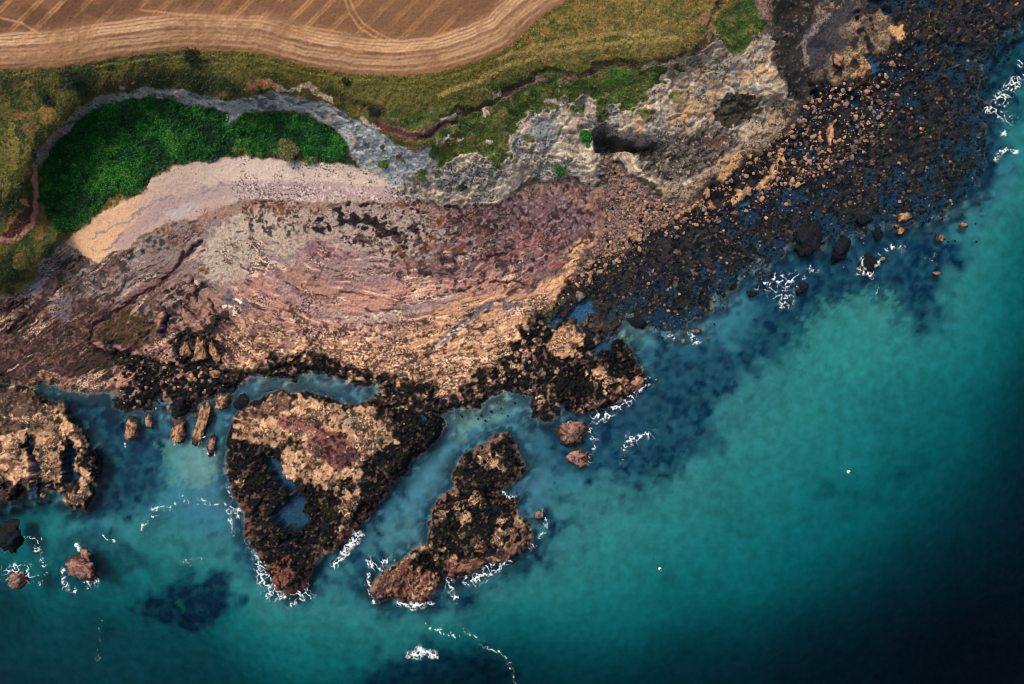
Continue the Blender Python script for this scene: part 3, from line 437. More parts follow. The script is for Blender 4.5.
r3 = islpaint('west', sd_isl['west'], None, [(15, 402, 28, 14, 10, (82, 66, 60)), (8, 424, 20, 8, 0, (76, 64, 58)), (45, 425, 14, 6, 0, (120, 98, 76))],
  [[(-190, 470), (0, 478), (28, 490), (26, 510), (-190, 520)], [(24, 432), (34, 432), (40, 460), (34, 470), (26, 452)], [(58, 452), (64, 440), (74, 445), (78, 490), (66, 492)], [(74, 452), (88, 450), (92, 466), (82, 470)], [(40, 480), (60, 486), (66, 500), (40, 505)]], [])
paint((110, 84, 66), sm(-1, 1.5, sd_isl['west']) * sm(0.1, 0.6, n4) * sm(40, 10, X), 0.8); paint((60, 46, 40), LN([(0, 452), (20, 450), (40, 446), (60, 440)], 0.5, 1.2, True) + LN([(36, 466), (52, 468), (62, 466)], 0.5, 1, True), 0.6)
r4 = islpaint('north_east', sd_isl['north_east'], None, [(630, 388, 14, 8, -40, (150, 102, 86)), (600, 404, 22, 6, -10, (140, 98, 84))], [[(545, 372), (580, 355), (622, 334), (640, 372), (625, 392), (585, 410), (545, 408)]], [(597, 375, 12, 10, 0), (612, 386, 14, 7, -20), (632, 388, 14, 5, -40), (600, 405, 25, 5, -12)])

# sea floor
sea = sm(0.5, -3, sd_all)
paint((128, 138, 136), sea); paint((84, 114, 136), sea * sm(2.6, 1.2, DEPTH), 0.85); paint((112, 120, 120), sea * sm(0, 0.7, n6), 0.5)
kelp = np.zeros((NY, NX), dtype=F)
KELP = [([(560, 470), (545, 430), (590, 415), (640, 400), (650, 380), (640, 350), (680, 350), (730, 345), (790, 300), (840, 300), (800, 345), (740, 375), (716, 410), (718, 440), (680, 470), (640, 482), (600, 470)], 0.78), ([(745, 280), (770, 262), (800, 246), (880, 232), (940, 222), (985, 190), (1010, 120), (1060, 60), (1060, 10), (1000, 40), (960, 80), (940, 240), (960, 250), (945, 290), (940, 330), (915, 335), (890, 300), (850, 310), (800, 320), (760, 320)], 0.85),
 ([(50, 395), (110, 400), (150, 420), (190, 440), (170, 470), (150, 500), (110, 520), (80, 520), (-60, 530), (-60, 500), (80, 510), (100, 480), (95, 440), (60, 410)], 0.85), ([(136, 605), (160, 588), (190, 572), (224, 576), (236, 600), (208, 626), (180, 634), (152, 622)], 1.2), ([(60, 540), (100, 520), (120, 540), (150, 560), (120, 580), (60, 600), (40, 580)], 0.6), ([(360, 684), (380, 660), (430, 645), (480, 655), (520, 690), (500, 760), (380, 760)], 0.8),
 ([(355, 560), (380, 545), (370, 580), (362, 610), (420, 618), (440, 610), (450, 595), (520, 575), (545, 540), (545, 510), (530, 500), (510, 490), (540, 500), (555, 530), (540, 565), (470, 600), (380, 625), (350, 590)], 0.7), ([(820, 484), (845, 492), (870, 488), (900, 470), (915, 455), (925, 465), (890, 490), (850, 500), (825, 496)], 0.4), ([(232, 500), (242, 520), (250, 545), (262, 575), (250, 580), (236, 550), (228, 520)], 0.4), ([(320, 590), (330, 560), (360, 535), (400, 490), (430, 450), (420, 450), (380, 500), (340, 545), (310, 575)], 0.6), ([(515, 420), (540, 430), (560, 440), (560, 470), (540, 470), (530, 440)], 0.5)]
for pts, a in KELP: kelp = np.maximum(kelp, a * sm(-14, 12, poly_sd(pts, XW, YW) + 9 * n9 + 5 * n4))
kelp = np.clip(kelp + sea * 0.4 * sm(0.35, 0.8, n4 + 0.5 * n6) * sm(3.0, 1.6, DEPTH), 0, 1)
kelp *= (0.95 + 0.25 * n3)
paint((12, 44, 72), sea * np.clip(kelp, 0, 1))
paint((152, 158, 146), sea * (E(855, 335, 50, 40, -20, 0.9) + E(620, 330, 25, 18, 0, 0.9) + E(190, 460, 30, 26, 0, 0.8) + E(480, 410, 40, 20, -25, 0.8) + E(300, 386, 40, 7, 0, 0.6)), 0.5)
paint((150, 110, 84), E(180, 603, 2.0, 5, -20)); paint((150, 110, 84), E(184, 610, 2.0, 4, -20))
rb = sm(6, -4, sd_main) * sm(-22, -3, sd_all) * sea; paint((20, 36, 52), rb * sm(-0.9, 0.0, n3), 0.85)
paint((40, 80, 112), pool * np.clip(1.2 - sea, 0, 1), 0.9)

# bare rock varies strongly from bed to bed
_rk = np.clip(np.maximum(plat, (isl_id > 0) * 1.0) + 0.3 * cliffE, 0, 1) * (1 - sea) * (1 - beach) * (1 - bay)
_lum = np.clip(COL.mean(-1), 0.01, 1); COL = COL * (1 + _rk * (np.clip((_lum / 0.19) ** 0.45, 0.35, 1.35) - 1))[..., None]
# stubble field
stub = np.clip(field, 0, 1)
paint((128, 86, 54), stub); paint((108, 74, 48), stub * sm(22, 52, sd_field), 0.85); paint((88, 58, 38), stub * sm(24, 44, sd_field) * sm(260, 60, X), 0.7); paint((134, 94, 58), stub * sm(20, 40, sd_field) * sm(0.0, 0.7, n5), 0.5); paint((142, 102, 66), stub * sm(0, 10, sd_field) * sm(46, 26, sd_field + 4 * n6), 0.85); paint((112, 74, 46), stub * sm(0.0, 0.7, n5 + 0.4 * n2), 0.6)  # soil darkened towards the left to stand for corner vignetting
paint((140, 96, 60), stub * sm(0.0, 0.8, fbm(X * 0.15, sd_field, 1.6, 2, 51)) * sm(50, 30, sd_field), 0.6); paint((92, 64, 42), stub * sm(0.3, 0.9, fbm(X * 0.1, sd_field, 2.2, 2, 52)) * sm(40, 20, sd_field), 0.6)
def off(d, w=0.9, c=(206, 166, 116), a=0.8, fade=(-9, -8)):
    paint(c, stub * (1 - sm(w, w + 1.3, np.abs(sd_field + 1.2 * n6 - d))) * sm(-1.0, 0.3, n6 + 0.25 * n3), a * 0.85)
for d, a in ((25, .8), (28, .85), (31.5, .8), (35, .6), (12, .5), (15, .5), (6, .4), (19, .4)): off(d, 0.6, (204, 162, 116), a)
_g = COL.mean(-1, keepdims=True); COL = COL * (1 - 0.16 * stub[..., None]) + _g * 0.16 * stub[..., None]
tr = np.zeros((NY, NX), dtype=F)
for x0 in range(-150, 640, 27):
    for dx in (0, 4):
        xa = x0 + dx + 3 * math.sin(x0 * 1.7)
        tr = np.maximum(tr, (0.22 + 0.3 * (0.5 + 0.5 * math.sin(x0 * 2.3))) * (1 - sm(0.4, 2.0, line_d([(xa - 44, 62), (xa - 12, 36), (xa + 16, 8), (xa + 40, -16), (xa + 90, -70)], X, Y))))
paint((176, 132, 88), tr * stub * sm(20, 30, sd_field) * sm(-1.0, 0.4, n5))
for l in ([(342, -20), (345, 0), (350, 14), (358, 26), (372, 36), (395, 46), (410, 50)], [(347, -20), (350, 0), (355, 12), (363, 23), (376, 32), (398, 43)], [(0, 18), (20, 22), (40, 34)], [(120, 8), (200, 16), (290, 24), (350, 34)], [(380, 50), (420, 44), (460, 28), (490, 6), (505, -14)], [(440, 60), (480, 44), (510, 22), (530, 4), (545, -20)]): paint((184, 142, 98), (1 - sm(0.3, 1.8, line_d(l, X, Y))) * stub * sm(-1.0, 0.2, n5), 0.5)

# ---------------------------------------------------------------- fine relief
# sea water standing between the boulders
wet = sm(0.05, 0.40, n9 + 0.55 * n4 + 0.35 * n3 - 0.35 + 0.85 * sm(30, 2, sd_main)) * sm(-4, 2, sd_main) * sm(640, 720, X + 0.8 * (Y - 230)) * sm(0.3, 0.9, boul) * sm(110, 190, Y + 0.55 * np.maximum(X - 780, 0) * 0.5)
wet = np.maximum(wet, sm(0.5, 0.75, n9 + 0.5 * n4) * boul * sm(740, 800, X) * (1 - cliffE) * (1 - taw)); wet *= 1 - 0.9 * np.clip(sum(P(pts, 2) for pts in TAN), 0, 1)
H = H * (1 - wet) + (-0.45 + 0.2 * n3) * wet
paint((18, 48, 70), wet, 0.9)
rock = np.clip(plat + cliffE + scarp + boul, 0, 1) * (1 - field) * (1 - beach)
rock = np.maximum(rock, (sd_all > 0) * (sd_main < 2))
ridge = 1 - np.abs(N(9, 4, 61, 0.55)); ridge2 = 1 - np.abs(N(4.0, 3, 62, 0.6))
det = plat * (0.16 * (0.6 - np.abs(ST2)) + 0.10 * ST1) * (sd_main > 4) + rock * (0.14 * (ridge - 0.6) + 0.16 * (ridge2 - 0.6) + 0.09 * n1)
det += cliffE * (0.5 * (1 - np.abs(fbm(X, Y - 0.5 * X, 15, 4, 63, 0.55)) - 0.6)) + scarp * 0.5 * (1 - np.abs(fbm(X, Y - 0.5 * X, 8, 3, 64)) - 0.6)
cblk = worley(_bx * 0.8 + _by * 0.4, _by - 0.35 * _bx, 17, 11); det += cliffE * 0.55 * sm(0.0, 0.4, cblk)
det += zone * 0.05 * st - 0.35 * cr * plat - 0.28 * joint * plat  - 0.3 * groove * plat
det += (weed + isl_weed) * (0.09 * n2 + 0.12 * n1)
sl = fbm((X * 0.8 + Y * 0.6) * 0.28, -X * 0.6 + Y * 0.8, 4.5, 3, 65); det += (sm(-2, 2, sd_isl['mid']) * E(412, 578, 50, 26, -30, 0.6)) * 1.1 * (1 - np.abs(sl) - 0.55)
mslab = sm(-2, 2, sd_isl['mid']) * E(412, 578, 46, 26, -30, 0.5); det += mslab * 0.6 * sm(0.05, 0.4, worley(_bx * 0.8 - _by * 0.6 * 0.5, (_bx * 0.6 + _by * 0.8) * 1.0, 8, 9))
grass = np.clip(1 - rock - field - beach, 0, 1) * (sd_main > 0)
det += grass * (0.14 * n4 + 0.08 * n2 + 0.05 * n1 + 0.5 * n9 * slope_e) + bay * (0.22 * n8 + 0.16 * n2) + beach * (0.05 * n1) + stub * (0.04 * n1 + 0.03 * n7)
det += boul * sm(235, 262, Y + 0.55 * (X - 600)) * sm(-2, 3, sd_main) * (0.34 * n9 + 0.26 * n4 - 0.16)
det += 0.25 * (sd_all < -6) * (n4 + 0.6 * n3) * sm(0, 0.5, kelp)
det -= LN([(378, 124), (405, 136), (425, 137), (440, 128), (455, 119)], 2, 2) * 0.8 + LN(CREST[:-2], 2, 3, True) * 0.6
det *= sm(-4, 3, sd_all) * 0.9 + 0.1
det *= 1 - 0.9 * np.clip(pool + 0.7 * wet, 0, 1)
H = H - 2.6 * sm(-1.2, 1.2, poly_sd([(593, 133), (600, 128), (609, 139), (622, 144), (640, 143), (650, 141), (648, 151), (632, 153), (616, 151), (606, 157), (596, 152)], X + wx, Y + wy))
H = H + det
# boulder-shore ground stays close to the water line
# place the sheet: each map point at the photo direction of its smooth height
def unproject(px, py, h):
    s = (CAM_H - h) / FPX
    return (px - 512.0) * s, (342.0 - py) * s
HP = np.clip(HSM, -6, 20)
VX, VY = unproject(X, Y, HP)

# ---------------------------------------------------------------- materials
def mat(name, base=None, rough=0.9, attr=None, var=0.25, scale=3.0, bump=0.3, bscale=2.5, spec=0.08, randobj=0.0, speck=False):
    m = bpy.data.materials.new(name); m.use_nodes = True; nt = m.node_tree; nd = nt.nodes; lk = nt.links
    bs = nd["Principled BSDF"]; bs.inputs["Roughness"].default_value = rough; bs.inputs["Specular IOR Level"].default_value = spec
    tc = nd.new("ShaderNodeTexCoord"); nz = nd.new("ShaderNodeTexNoise"); nz.inputs["Scale"].default_value = scale; nz.inputs["Detail"].default_value = 5
    lk.new(tc.outputs["Object"], nz.inputs["Vector"])
    mr = nd.new("ShaderNodeMapRange"); mr.inputs["From Min"].default_value = 0.3; mr.inputs["From Max"].default_value = 0.7; mr.inputs["To Min"].default_value = 1 - var; mr.inputs["To Max"].default_value = 1 + var
    lk.new(nz.outputs["Fac"], mr.inputs["Value"])
    vm = nd.new("ShaderNodeVectorMath"); vm.operation = 'SCALE'
    if attr:
        at = nd.new("ShaderNodeAttribute"); at.attribute_name = attr; src = at.outputs["Color"]
        if speck:
            for sc_k, lo, hi_c, amt in ((2.6, 0.80, (38, 36, 34), 0.36), (4.2, 0.84, None, 0.30)):
                ns = nd.new("ShaderNodeTexNoise"); ns.inputs["Scale"].default_value = sc_k; ns.inputs["Detail"].default_value = 4; ns.inputs["Roughness"].default_value = 0.65
                lk.new(tc.outputs["Object"], ns.inputs["Vector"])
                th = nd.new("ShaderNodeMath"); th.operation = 'MULTIPLY_ADD'; th.inputs[1].default_value = -amt; th.inputs[2].default_value = lo; lk.new(at.outputs["Alpha"], th.inputs[0])
                sb = nd.new("ShaderNodeMath"); sb.operation = 'SUBTRACT'; lk.new(ns.outputs["Fac"], sb.inputs[0]); lk.new(th.outputs[0], sb.inputs[1])
                mp = nd.new("ShaderNodeMapRange"); mp.inputs["From Min"].default_value = -0.10; mp.inputs["From Max"].default_value = -0.06; mp.inputs["To Max"].default_value = 0.8; lk.new(sb.outputs[0], mp.inputs["Value"])
                mxc = nd.new("ShaderNodeMix"); mxc.data_type = 'RGBA'; lk.new(mp.outputs[0], mxc.inputs["Factor"]); lk.new(src, mxc.inputs["A"])
                if hi_c: mxc.inputs["B"].default_value = (*[float(v) for v in lin(hi_c)], 1)
                else:
                    br = nd.new("ShaderNodeVectorMath"); br.operation = 'MULTIPLY_ADD'; br.inputs[1].default_value = (1.45, 1.45, 1.45); br.inputs[2].default_value = (0.035, 0.027, 0.02); lk.new(src, br.inputs[0]); lk.new(br.outputs[0], mxc.inputs["B"])
                src = mxc.outputs["Result"]
        lk.new(src, vm.inputs[0])
    else:
        rgb = nd.new("ShaderNodeRGB"); rgb.outputs[0].default_value = (*[float(v) for v in lin(base)], 1); lk.new(rgb.outputs[0], vm.inputs[0])
    fac = mr.outputs[0]
    if randobj:
        oi = nd.new("ShaderNodeObjectInfo"); m2 = nd.new("ShaderNodeMapRange"); m2.inputs["To Min"].default_value = 1 - randobj; m2.inputs["To Max"].default_value = 1 + randobj
        lk.new(oi.outputs["Random"], m2.inputs["Value"]); mu = nd.new("ShaderNodeMath"); mu.operation = 'MULTIPLY'; lk.new(fac, mu.inputs[0]); lk.new(m2.outputs[0], mu.inputs[1]); fac = mu.outputs[0]
    lk.new(fac, vm.inputs["Scale"]); lk.new(vm.outputs["Vector"], bs.inputs["Base Color"])
    if bump:
        nb = nd.new("ShaderNodeTexNoise"); nb.inputs["Scale"].default_value = bscale; nb.inputs["Detail"].default_value = 6; lk.new(tc.outputs["Object"], nb.inputs["Vector"])
        bp = nd.new("ShaderNodeBump"); bp.inputs["Strength"].default_value = bump; bp.inputs["Distance"].default_value = 0.25; lk.new(nb.outputs["Fac"], bp.inputs["Height"]); lk.new(bp.outputs[0], bs.inputs["Normal"])
    return m
M_ROCK = mat("coastal rock", attr="ground", rough=0.85, var=0.28, scale=3.2, bump=0.5, bscale=2.2, speck=True)
M_GRASS = mat("rough grass", attr="ground", rough=0.95, var=0.3, scale=3.5, bump=0.4, bscale=4.0, spec=0.1, speck=True)
M_FIELD = mat("cut stubble", attr="ground", rough=0.95, var=0.15, scale=4.5, bump=0.25, bscale=6.0, spec=0.1)
M_BEACH = mat("pebbles and sand", attr="ground", rough=0.9, var=0.16, scale=5.0, bump=0.12, bscale=5.0, speck=True)
M_WEED = mat("wet seaweed", attr="ground", rough=0.6, var=0.4, scale=4.0, bump=0.6, bscale=4.5, spec=0.08, speck=True)
M_FLOOR = mat("sea floor", attr="ground", rough=0.95, var=0.2, scale=0.6, bump=0.2, bscale=1.0, spec=0.05)

def link(o, parent=None):
    scn.collection.objects.link(o)
    if parent is not None: o.parent = parent
    return o
def tag(o, label=None, cat=None, group=None, kind=None):
    for k, v in (("label", label), ("category", cat), ("group", group), ("kind", kind)):
        if v: o[k] = v
    return o
def np_mesh(name, verts, faces, material, cols=None, smooth=True, spk=None):
    """faces: (n,3) or (n,4) int array"""
    me = bpy.data.meshes.new(name); nv, (nf, k) = len(verts), faces.shape
    me.vertices.add(nv); me.vertices.foreach_set("co", np.ascontiguousarray(verts, dtype=F).ravel())
    me.loops.add(nf * k); me.loops.foreach_set("vertex_index", np.ascontiguousarray(faces, dtype=np.int32).ravel())
    me.polygons.add(nf); me.polygons.foreach_set("loop_start", np.arange(0, nf * k, k, dtype=np.int32))
    try: me.polygons.foreach_set("loop_total", np.full(nf, k, dtype=np.int32))
    except Exception: pass
    me.polygons.foreach_set("use_smooth", np.full(nf, smooth, dtype=bool))
    me.update(calc_edges=True)
    if cols is not None:
        a = me.color_attributes.new("ground", 'FLOAT_COLOR', 'POINT')
        a.data.foreach_set("color", np.concatenate([cols, np.zeros((nv, 1), dtype=F) + (0.3 if spk is None else spk[:, None])], 1).astype(F).ravel())
    me.materials.append(material)
    return bpy.data.objects.new(name, me)

# ---------------------------------------------------------------- cut the sheet into the pieces of the place
zid = np.full((NY, NX), 2, dtype=np.int8)              # 2 grass
zid[erock > 0.5] = 7; zid[foot > 0.5] = 5; zid[plat > 0.5] = 5; zid[boul > 0.5] = 7
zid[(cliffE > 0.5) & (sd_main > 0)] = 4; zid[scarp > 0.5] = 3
zid[bay > 0.5] = 8; zid[beach > 0.5] = 6; zid[field > 0.5] = 1
zid[(weed > 0.55) & (boul < 0.5)] = 9
zid[sd_all < -2.5] = 10
for k in range(4):
    zid[isl_id == k + 1] = 20 + k
    zid[(isl_id == k + 1) & (isl_weed > 0.5)] = 30 + k
P3 = np.stack([VX, VY, H], -1).reshape(-1, 3); C3 = np.clip(COL, 0.002, 1).reshape(-1, 3)
# how thickly black lichen, weed tufts and grit speckle each surface (fourth channel, read by the shader)
SPK = np.zeros((NY, NX), dtype=F) + 0.22 * np.clip(1 - field, 0, 1)
SPK = np.where(plat > 0.5, 0.08 + 0.55 * sm(-0.1, 0.8, ST2 * 0.7 + n9 * 0.7 + 0.35 * sm(290, 330, Y)), SPK); SPK = np.where(erock * (1 - plat) > 0.5, 0.45, SPK); SPK = np.where(cliffE > 0.5, 0.22 + 0.3 * sm(0, 0.6, n9), SPK); SPK = np.where(beach > 0.5, 0.14 + 0.3 * sm(170, 260, X) * sm(-0.3, 0.5, n5), SPK); SPK = np.where(scarp > 0.5, 0.3, SPK)
SPK = np.maximum(SPK, 0.3 * cdark * plat); SPK = np.where(isl_id > 0, 0.15 + 0.6 * sm(-0.3, 0.6, n9 + 0.5 * n3), SPK); SPK = np.where(sd_all < -1, 0, SPK) * (1 - pool) + 0.08 * n5
SPK = SPK * (1 - 0.95 * np.clip(weed + isl_weed, 0, 1)); SPK = np.where((boul > 0.5) & (plat < 0.5) & (scree < 0.5) & (taw < 0.3), 0.04, SPK); SPK = np.clip(SPK, 0, 1).reshape(-1)
ii = np.arange(NY * NX).reshape(NY, NX)
Q = np.stack([ii[1:, :-1], ii[1:, 1:], ii[:-1, 1:], ii[:-1, :-1]], -1).reshape(-1, 4)
QZ = zid[1:, 1:].ravel()
def piece(name, z, material, parent=None):
    f = Q[np.isin(QZ, z)]
    u, inv = np.unique(f, return_inverse=True)
    return link(np_mesh(name, P3[u], inv.reshape(-1, 4), material, C3[u], spk=SPK[u]), parent)
def sea_floor():
    """the smooth sea floor needs only every third map line; it runs a little way under the shore"""
    cy = np.unique(np.append(np.arange(0, NY, 3), NY - 1)); cx = np.unique(np.append(np.arange(0, NX, 3), NX - 1)); jj = np.arange(len(cy) * len(cx)).reshape(len(cy), len(cx))
    sub = lambda a: a[np.ix_(cy, cx)]
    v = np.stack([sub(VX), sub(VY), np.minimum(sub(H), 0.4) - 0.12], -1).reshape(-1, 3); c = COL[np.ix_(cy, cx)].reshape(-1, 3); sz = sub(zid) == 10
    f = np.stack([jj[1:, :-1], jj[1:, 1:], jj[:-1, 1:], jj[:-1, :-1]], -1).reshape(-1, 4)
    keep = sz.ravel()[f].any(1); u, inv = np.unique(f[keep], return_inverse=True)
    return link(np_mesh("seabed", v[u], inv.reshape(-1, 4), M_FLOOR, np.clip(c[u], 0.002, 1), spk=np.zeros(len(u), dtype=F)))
tag(piece("stubble_field", [1], M_FIELD), "harvested stubble field with pale tractor lines on the cliff top", "field", kind="structure")
tag(piece("clifftop_grass", [2], M_GRASS), "rough olive grass between the stubble field and the cliffs", "grass", kind="structure")
tag(piece("grey_scarp", [3], M_ROCK), "narrow blue-grey rock scarp curving round the green bay", "cliff", kind="structure")
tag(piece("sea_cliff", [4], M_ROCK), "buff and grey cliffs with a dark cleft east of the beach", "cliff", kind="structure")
tag(piece("rock_platform", [5], M_ROCK), "pink and tan wave-cut rock platform between beach and sea", "rock", kind="structure")
tag(piece("pebble_beach", [6], M_BEACH), "pale pink pebble beach with a sandy western end", "beach", kind="structure")
tag(piece("shore_ground", [7], M_ROCK), "dark weedy ground under the boulders of the eastern shore", "shore", kind="structure")
tag(piece("bay_slope", [8], M_GRASS), "ground of the green hollow above the pebble beach", "slope", kind="structure")
tag(piece("seaweed", [9], M_WEED), "black seaweed fringe along the edge of the rock platform", "seaweed", kind="stuff")
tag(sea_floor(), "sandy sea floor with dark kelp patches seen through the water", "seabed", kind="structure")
ISL = [('big', "large triangular rock islet with a tan crown and a blue tide pool", (330, 470)), ('mid', "narrow weed-covered rock islet with two tan tops, farthest out", (480, 520)), ('west', "tan slabby rock islet at the left edge, cut by two water slots", (40, 450)), ('north_east', "rounded brown-green rock point with foam along its seaward side", (595, 380))]
def components(mask):
    """connected face regions of a boolean grid, largest first, as lists of (row, column)"""
    seen = ~mask; outl = []
    for r0, c0 in zip(*np.nonzero(mask)):
        if seen[r0, c0]: continue
        seen[r0, c0] = True; stack = [(r0, c0)]; comp = []
        while stack:
            r, c = stack.pop(); comp.append((r, c))
            for rr, cc in ((r + 1, c), (r - 1, c), (r, c + 1), (r, c - 1)):
                if 0 <= rr < mask.shape[0] and 0 <= cc < mask.shape[1] and not seen[rr, cc]: seen[rr, cc] = True; stack.append((rr, cc))
        outl.append(np.array(comp))
    return sorted(outl, key=len, reverse=True)
QG = QZ.reshape(NY - 1, NX - 1).copy()
for k, (nm, lab, (cx, cy)) in enumerate(ISL):
    e = bpy.data.objects.new("rock_islet", None); link(e); x, y = unproject(cx, cy, 0); e.location = (x, y, 0)
    tag(e, lab, "islet", "rock islets off the platform")
    r_, c_ = np.nonzero((QG == 20 + k) | (QG == 30 + k)); ra, rb_, ca_, cb_ = r_.min(), r_.max() + 1, c_.min(), c_.max() + 1
    sub = QG[ra:rb_, ca_:cb_].copy()
    for a, b in ((20 + k, 30 + k), (30 + k, 20 + k)):
        for comp in components(sub == a)[1:]:
            if len(comp) < 260: sub[comp[:, 0], comp[:, 1]] = b
    for a, nm2, mm in ((20 + k, "bare_rock", M_ROCK), (30 + k, "seaweed_cover", M_WEED)):
        for comp in components(sub == a):
            if len(comp) < 12: continue
            f = Q.reshape(NY - 1, NX - 1, 4)[comp[:, 0] + ra, comp[:, 1] + ca_]; u, inv = np.unique(f, return_inverse=True)
            link(np_mesh(nm2, P3[u] - np.array([x, y, 0], dtype=F), inv.reshape(-1, 4), mm, C3[u], spk=SPK[u]), e)

# ---------------------------------------------------------------- the sea: a closed body of clear, absorbing water
M_SEA = bpy.data.materials.new("sea water"); M_SEA.use_nodes = True; nt = M_SEA.node_tree; nd = nt.nodes; lk = nt.links
for n_ in list(nd): nd.remove(n_)
o_ = nd.new("ShaderNodeOutputMaterial"); tb = nd.new("ShaderNodeBsdfTransparent"); gl = nd.new("ShaderNodeBsdfGlossy"); gl.inputs["Roughness"].default_value = 0.12
fr = nd.new("ShaderNodeFresnel"); fr.inputs["IOR"].default_value = 1.2; mx = nd.new("ShaderNodeMixShader")
tc = nd.new("ShaderNodeTexCoord"); nb = nd.new("ShaderNodeTexNoise"); nb.inputs["Scale"].default_value = 0.9; nb.inputs["Detail"].default_value = 6; nb.inputs["Roughness"].default_value = 0.6
bp = nd.new("ShaderNodeBump"); bp.inputs["Strength"].default_value = 0.45; bp.inputs["Distance"].default_value = 0.3
lk.new(tc.outputs["Object"], nb.inputs["Vector"]); lk.new(nb.outputs["Fac"], bp.inputs["Height"]); lk.new(bp.outputs[0], gl.inputs["Normal"]); lk.new(bp.outputs[0], fr.inputs["Normal"])
lk.new(fr.outputs[0], mx.inputs[0]); lk.new(tb.outputs[0], mx.inputs[1]); lk.new(gl.outputs[0], mx.inputs[2]); lk.new(mx.outputs[0], o_.inputs["Surface"])
va = nd.new("ShaderNodeVolumeAbsorption"); va.inputs["Color"].default_value = (0.0, 0.805, 0.84, 1); va.inputs["Density"].default_value = 0.43
lk.new(va.outputs[0], o_.inputs["Volume"])
sx = np.arange(-196, 1221, 6.0); sy = np.arange(-196, 881, 6.0); SX, SY = np.meshgrid(sx, sy); ny, nx = SX.shape
SZ = 0.05 * fbm(SX, SY, 22, 3, 71)
ux, uy = unproject(SX, SY, 0); top = np.stack([ux, uy, SZ], -1).reshape(-1, 3)
si = np.arange(ny * nx).reshape(ny, nx); sq = np.stack([si[1:, :-1], si[1:, 1:], si[:-1, 1:], si[:-1, :-1]], -1).reshape(-1, 4)
ring = np.concatenate([si[0, :], si[1:, -1], si[-1, -2::-1], si[-2:0:-1, 0]]); nb_ = len(ring); base = len(top)
low = top[ring].copy(); low[:, 2] = -34.0
top = np.concatenate([top, low, [[0, 0, -34.0]]]); k = np.arange(nb_); k2 = (k + 1) % nb_
side = np.stack([ring[k2], ring[k], base + k, base + k2], -1)[:, ::-1]
cap = np.stack([base + k2, base + k, np.full(nb_, base + nb_), np.full(nb_, base + nb_)], -1)
me = bpy.data.meshes.new("sea"); me.from_pydata(top.tolist(), [], sq.tolist() + side.tolist() + [list(c[:3]) for c in cap.tolist()]); me.update()
bm = bmesh.new(); bm.from_mesh(me); bmesh.ops.recalc_face_normals(bm, faces=bm.faces); bm.to_mesh(me); bm.free()
me.polygons.foreach_set("use_smooth", np.ones(len(me.polygons), dtype=bool)); me.materials.append(M_SEA)
tag(link(bpy.data.objects.new("sea", me)), "teal sea water getting darker towards deep water", "sea", kind="structure")

# ---------------------------------------------------------------- ground lookups for things standing on the sheet
def ground(px, py):
    ix = int(np.clip(np.searchsorted(AX, px), 1, NX - 1)); iy = int(np.clip(np.searchsorted(AY, py), 1, NY - 1))
    return float(VX[iy, ix]), float(VY[iy, ix]), float(H[iy, ix])
def at(a, px, py):
    return a[np.clip(np.searchsorted(AY, py), 0, NY - 1), np.clip(np.searchsorted(AX, px), 0, NX - 1)]

def rock_proto(sub, seed, flat=0.7, facets=7):
    """a boulder: a sphere cut by random planes, so it has faces and edges"""
    r = np.random.default_rng(seed); bm = bmesh.new(); bmesh.ops.create_icosphere(bm, subdivisions=sub, radius=1.0)
    v = np.array([q.co[:] for q in bm.verts]); f = np.array([[w.index for w in q.verts] for q in bm.faces]); bm.free()
    for _ in range(facets):
        d = r.normal(size=3); d /= np.linalg.norm(d); h = r.uniform(0.55, 0.85); s = v @ d
        v = v - np.outer(np.maximum(s - h, 0), d)
    v *= 1 + 0.10 * r.normal(size=(len(v), 1)) * (1 if sub < 3 else 0.45)
    v *= np.array([1.0, r.uniform(0.62, 0.95), flat * r.uniform(0.75, 1.1)])
    return v.astype(F), f
PROT = [rock_proto(1, 100 + s) for s in range(10)]; PROT2 = [rock_proto(2, 200 + s) for s in range(8)]
M_BLD = {'tan': mat("tan boulder", base=(158, 122, 92), rough=0.9, var=0.35, scale=2.0, bump=0.5, randobj=0.22), 'pink': mat("pink boulder", base=(138, 104, 92), rough=0.9, var=0.35, scale=2.0, bump=0.5, randobj=0.22),
         'grey': mat("grey boulder", base=(118, 108, 104), rough=0.9, var=0.35, scale=2.0, bump=0.5, randobj=0.22), 'brown': mat("brown boulder", base=(92, 74, 62), rough=0.9, var=0.35, scale=2.0, bump=0.5, randobj=0.25), 'dark': mat("weedy boulder", base=(20, 25, 31), rough=0.7, var=0.5, scale=2.5, bump=0.6, randobj=0.3)}
M_BSTUFF = mat("small boulders", attr="ground", rough=0.9, var=0.25, scale=3.0, bump=0.3)
BCOL = {'tan': (160, 122, 90), 'pink': (136, 102, 90), 'grey': (104, 96, 92), 'dark': (16, 22, 29), 'brown': (84, 68, 57)}

